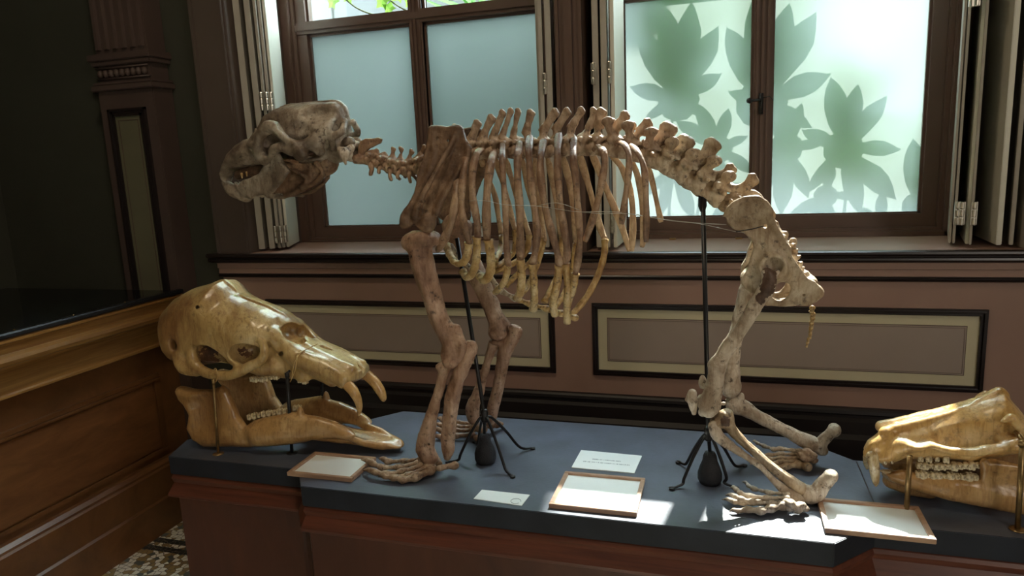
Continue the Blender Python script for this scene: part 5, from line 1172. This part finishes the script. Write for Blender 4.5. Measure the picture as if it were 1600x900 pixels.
o = S_.mesh('cranium', M['eleph'], ek, .0008, 38, 50)
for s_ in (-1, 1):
    stain(o, M['cranin'], A(276, 405, EY)+np.array([0, s_*.050, 0]), np.array([.062, .036, .052])); stain(o, M['cranin'], A(438, 388, EY)+np.array([0, s_*.045, 0]), np.array([.046, .034, .036]), 2)  # dark brown in the deep openings: staining, plus shade put into the colour
S_ = Sculpt(.0024); both_e(lambda g: S_.tube([g(A(575, 470, EY-.045)), g(A(500, 470, EY-.050)), g(A(440, 470, EY-.055))], [.014, .012, .01]))
S_.mesh('palate', M['ejaw'], ek, .0008, 60, 51)
def tooth_row(tr, pts, n, r, root, mat, up=1, name='tooth', h=.0016):
    P = catmull([tr(*p) for p in pts], 8); L = len(P)-1
    for i in range(n):
        t = (i+.5)/n*L; k = int(t); p = P[k]+(P[min(k+1, L)]-P[k])*(t-k); S_ = Sculpt(h); rr = r*(1+.18*math.sin(i*2.3))
        for dx, dy in ((-.4, -.45), (.4, -.45), (-.4, .45), (.4, .45)):
            S_.cone(p+np.array([dx*rr*.6, dy*rr, -.002*up]), p+np.array([dx*rr, dy*rr, rr*.85*up]), rr*.55, rr*.38, .003)
        S_.mesh(name, M[mat], root, .0005, 160, i)
for s_ in (-1, 1):
    tooth_row(A, [(455, 512, EY+s_*.052), (520, 512, EY+s_*.048), (610, 490, EY+s_*.042)], 8, .0095, ek, 'tooth', -1)
    tooth_row(A, [(675, 515, EY+s_*.045), (722, 522, EY+s_*.044)], 2, .0095, ek, 'tooth', -1)
def tusk(L, Y):
    P, R_ = A.path([(x, y, Y+d, r) for x, y, d, r in L]); S_ = Sculpt(.002); S_.tube(P, R_, .006, n=6); S_.mesh('tusk', M['tusk'], ek, .0003, 80, 3)
tusk([(870, 510, 0, 26), (900, 535, -.002, 27), (935, 572, -.004, 25), (957, 615, -.004, 20), (965, 655, -.002, 14), (961, 688, 0, 5)], EY-.053)
tusk([(960, 470, 0, 26), (995, 495, .002, 25), (1035, 530, .004, 25), (1062, 570, .004, 23), (1075, 600, .002, 18), (1077, 612, 0, 12)], EY+.062)
MB().tube(catmull([A(768, 352, EY-.03), A(700, 385, EY-.062), A(675, 400, EY-.088), A(655, 460, EY-.085), A(645, 520, EY-.07)], 5), .0016, 7).build('tie_string', M['string'], ek, smooth=True)
MB().tube(catmull([A(700, 384, EY-.064), A(672, 415, EY-.09), A(664, 470, EY-.085), A(640, 530, EY-.06)], 5), .0016, 7).build('tie_string', M['string'], ek, smooth=True)
MB().tube(catmull([A(278, 478, EY-.13), A(292, 468, EY-.138), A(300, 500, EY-.138), A(292, 530, EY-.13)], 5), .0016, 7).build('tie_string', M['string'], ek, smooth=True)
# lower jaw
jw = empty('lower_jawbone', (-1.3, EY, ZT), 'long orange brown lower jawbone lying under the tusked skull', 'jawbone')
S_ = Sculpt(.0028)
near_poly = [(112, 568), (130, 550), (200, 566), (262, 570), (300, 556), (325, 546), (350, 570), (378, 632), (398, 690), (432, 738), (500, 705), (640, 680), (695, 700), (745, 708), (820, 735), (890, 780), (915, 805), (880, 826), (830, 812), (700, 816), (560, 830), (440, 834), (330, 832), (240, 832), (192, 800), (162, 744), (172, 682), (150, 640), (122, 610)]
yj = EY-.092
def f(g):
    P = [A(x, y, yj) for x, y in near_poly]; sg = 1 if g(np.zeros(3))[1] == 0 else -1; yv = yj if sg > 0 else 2*EY-yj
    xa = A(420, 700, yj)[0]; xb = A(1050, 820, yj)[0]
    S_.plate([(p[0], p[2]) for p in P], yv, .020, px=False, pillow=.022, bend=lambda x, z: sg*.050*np.clip((x-xa)/(xb-xa), 0, 1)**1.0, k=.01)
    S_.tube([g(A(125, 575, yj)), g(A(180, 590, yj-.006)), g(A(250, 585, yj-.008))], [.014, .014, .012], .012)
    S_.tube([g(A(500, 770, yj+.004)), g(A(600, 765, yj+.016)), g(A(700, 760, yj+.03))], [.036, .036, .030], .02)
    S_.ell(g(A(690, 690, yj+.02)), (.010, .012, .03), None, .008)
    if g(np.zeros(3))[1] == 0: S_.tube([A(690, 702, yj+.022), A(775, 716, yj+.030), A(855, 748, yj+.040), A(925, 790, yj+.048), A(990, 818, yj+.056), A(1070, 832, yj+.064)], [.011, .009, .009, .010, .009, .008], .010)
    else: S_.tube([A(735, 655, EY+.058), A(800, 672, EY+.054), A(880, 698, EY+.048), A(960, 726, EY+.042), A(1045, 752, EY+.036), A(1110, 788, EY+.026), A(1150, 812, EY+.010)], [.011, .009, .009, .009, .009, .009, .008], .010)
    S_.ell(g(A(230, 690, yj-.030)), (.05, .022, .07), None, .02, True)
both_e(f)
for t in np.linspace(0, 1, 12):                 # the spoon shaped front
    S_.ell(A(745+385*t, 752+68*t, EY), (.030, .056-.026*t, .024-.014*t), rot2(-12), .012)
for t in np.linspace(0, 1, 12): S_.ell(A(730+330*t, 690+68*t, EY-.002), (.030, .040-.012*t, .020-.006*t), rot2(-12), .006, True)
S_.mesh('jaw_body', M['ejaw'], jw, .0007, 40, 52)
for s_ in (-1, 1):
    tooth_row(A, [(440, 700, EY+s_*.078), (530, 682, EY+s_*.068), (630, 668, EY+s_*.058)], 8, .0095, jw, 'tooth', 1)
    tooth_row(A, [(655, 655, EY+s_*.050), (690, 655, EY+s_*.048)], 2, .009, jw, 'tooth', 1)
def post(label, x, y0_, y1_, tr, Y, r, mat, foot=True, clamp=False):
    b, t_ = tr(x[0], y0_, Y), tr(x[1], y1_, Y); b[2] = ZT if b[2] < ZT+.03 else b[2]
    rr = empty('iron_post' if mat == 'iron' else 'brass_post', (b[0], b[1], ZT), label, 'post')
    base = np.array([b[0], b[1], ZT])
    m = MB().tube([base+[0, 0, .002], t_], r, 12)
    m.build('rod', M[mat], rr, smooth=True)
    if foot: MB().lathe([(.001, 0), (.017, .0), (.017, .002), (.012, .0035), (.001, .004)], base, 20).build('foot_plate', M[mat], rr, smooth=True)
    if clamp:
        q = MB().tube([t_-[0, 0, .012], t_+[0, 0, .002]], r*1.35, 12).tube([t_, t_+[0, .02, .004], t_+[0, .04, .004]], r*.8, 8); q.build('clamp', M[mat], rr, smooth=True)
    return rr
post('thin brass post holding the cheek arch of the tusked skull', (303, 280), 862, 520, E1, EY-.128, .0042, 'brass', True, True)
post('black iron post in front of the tusked skull teeth', (648, 625), 855, 490, E1, EY-.076, .0052, 'iron', True, True)
post('black iron post behind the tusked skull', (790, 786), 700, 500, E1, EY+.090, .0050, 'iron', True, False)

# ------------------------------------------------------------------ the fanged skull at the right
RY = 1.80; A = R1
rk = empty('fanged_skull', (.62, RY, ZT+.1), 'honey coloured long skull with big front fang at the right edge', 'skull')
S_ = Sculpt(.0024)
S_.plate([A.px(*q) for q in ((95, 400), (116, 362), (156, 334), (198, 296), (260, 272), (400, 235), (550, 185), (680, 140), (760, 108), (790, 100), (820, 128), (860, 170), (900, 220), (960, 290), (990, 380), (900, 396), (820, 404), (700, 428), (600, 452), (540, 432), (440, 424), (340, 430), (300, 420), (240, 444), (170, 450), (120, 430))], RY, .062, pillow=.045, k=.02)
def f(g):
    S_.tube([g(A(290, 375, RY-.052)), g(A(360, 372, RY-.066)), g(A(430, 360, RY-.075)), g(A(520, 385, RY-.084)), g(A(640, 400, RY-.090)), g(A(720, 385, RY-.092)), g(A(790, 375, RY-.09)), g(A(900, 370, RY-.085))], [.012, .014, .014, .013, .013, .014, .014, .014], .012)
    S_.tube([g(A(680, 375, RY-.090)), g(A(720, 320, RY-.090)), g(A(770, 265, RY-.085)), g(A(830, 232, RY-.080)), g(A(870, 270, RY-.080)), g(A(900, 320, RY-.08))], [.010, .009, .009, .010, .010, .012], .010)
    S_.tube([g(A(200, 306, RY-.018)), g(A(400, 262, RY-.018)), g(A(560, 214, RY-.016)), g(A(700, 162, RY-.008)), g(A(780, 124, RY-.004))], [.014, .014, .012, .012, .014], .014)
    if g(np.zeros(3))[1] == 0: S_.tube([g(A(125, 410, RY-.026)), g(A(160, 372, RY-.034)), g(A(220, 332, RY-.030))], [.014, .016, .014], .014)
    S_.tube([g(A(220, 420, RY-.048)), g(A(240, 390, RY-.05)), g(A(270, 370, RY-.048))], [.010, .010, .010], .012)
    S_.ell(g(A(570, 335, RY-.100)), (.100, .045, .030), rot2(8), .016, True)
    S_.ell(g(A(360, 345, RY-.074)), (.030, .022, .015), rot2(4), .010, True)
    S_.ell(g(A(700, 200, RY-.088)), (.055, .045, .036), rot2(24), .014, True)
    S_.ell(g(A(790, 335, RY-.112)), (.036, .04, .028), rot2(30), .010, True)
    S_.ell(g(A(205, 325, RY-.055)), (.014, .018, .014), None, .010, True)
    S_.ell(g(A(810, 345, RY-.066)), (.022, .014, .014), None, .008)
both_e(f, RY)
S_.mesh('cranium', M['rskull'], rk, .0008, 45, 60)
def fang(L, root, mat='tooth'):
    P, R_ = A.path(L); S_ = Sculpt(.0018); S_.tube(P, R_, .004, n=6); S_.mesh('fang', M[mat], root, .0003, 80, 3)
fang([(138, 425, RY-.045, 28), (145, 470, RY-.047, 27), (152, 520, RY-.047, 22), (155, 555, RY-.046, 15), (156, 574, RY-.045, 7)], rk)
fang([(108, 430, RY+.035, 16), (108, 460, RY+.036, 14), (112, 488, RY+.036, 7)], rk)
fang([(202, 450, RY-.048, 10), (204, 462, RY-.048, 8)], rk); fang([(236, 448, RY-.048, 9), (238, 460, RY-.048, 7)], rk)
for s_ in (-1, 1):
    tooth_row(A, [(360, 432, RY+s_*.046), (440, 436, RY+s_*.048), (530, 436, RY+s_*.05)], 4, .0085, rk, 'tooth', -1)
rj = empty('lower_jawbone', (.66, RY, ZT), 'reddish brown lower jawbone with long tooth rows under the fanged skull', 'jawbone')
S_ = Sculpt(.0026); yj = RY-.062
def f(g):
    P = [A(x, y, yj) for x, y in ((215, 535), (300, 512), (400, 528), (680, 542), (684, 470), (700, 448), (740, 440), (880, 468), (960, 478), (1020, 500), (1020, 715), (930, 722), (860, 714), (700, 682), (550, 652), (400, 622), (300, 594), (235, 568))]
    for p in P: p[2] = max(p[2], ZT+.001)
    sg = 1 if g(np.zeros(3))[1] == 0 else -1; yv = yj if sg > 0 else 2*RY-yj
    xa = A(230, 560, yj)[0]; xb = A(520, 560, yj)[0]
    S_.plate([(p[0], p[2]) for p in P], yv, .016, px=False, pillow=.018, bend=lambda x, z: sg*.026*np.clip((xb-x)/(xb-xa), 0, 1), k=.01)
    S_.tube([g(A(700, 455, yj-.006)), g(A(705, 520, yj-.008)), g(A(700, 590, yj-.008))], [.008, .007, .006], .008)
    S_.ell(g(A(860, 560, yj-.026)), (.060, .018, .030), None, .02, True)
both_e(f, RY)
S_.tube([A(230, 550, RY), A(330, 570, RY), A(420, 590, RY)], [.018, .026, .024], .02)
S_.mesh('jaw_body', M['ejaw'], rj, .0008, 45, 61)
S_ = Sculpt(.002); 
fang([(310, 530, RY-.03, 20), (250, 520, RY-.032, 18), (205, 505, RY-.034, 13), (184, 500, RY-.034, 7)], rj); fang([(310, 540, RY-.012, 18), (250, 545, RY-.014, 16), (210, 530, RY-.016, 12), (190, 515, RY-.016, 6)], rj)
fang([(310, 520, RY+.03, 16), (240, 508, RY+.032, 14), (200, 500, RY+.034, 8)], rj)
for s_ in (-1, 1):
    tooth_row(A, [(355, 522, RY-.052 if s_ < 0 else RY+.052), (500, 532, RY+s_*.058), (670, 536, RY+s_*.062)], 11, .0092, rj, 'tooth', 1)
for s_ in (-1, 1):
    tooth_row(A, [(360, 468, RY+s_*.048), (520, 474, RY+s_*.053), (680, 466, RY+s_*.056)], 11, .0088, rk, 'tooth', -1)
post('brass post with bright tip under the front of the fanged skull', (312, 327), 662, 425, R1, RY-.085, .0062, 'brass', False, False)
post('dark post behind the front of the fanged skull', (245, 246), 520, 445, R1, RY+.09, .0056, 'brass', False, False)
post('tall brass post at the right frame edge beside the fanged skull', (870, 893), 770, 350, R1, RY-.125, .0058, 'brass', True, True)
q = R1(327, 412, RY-.085);
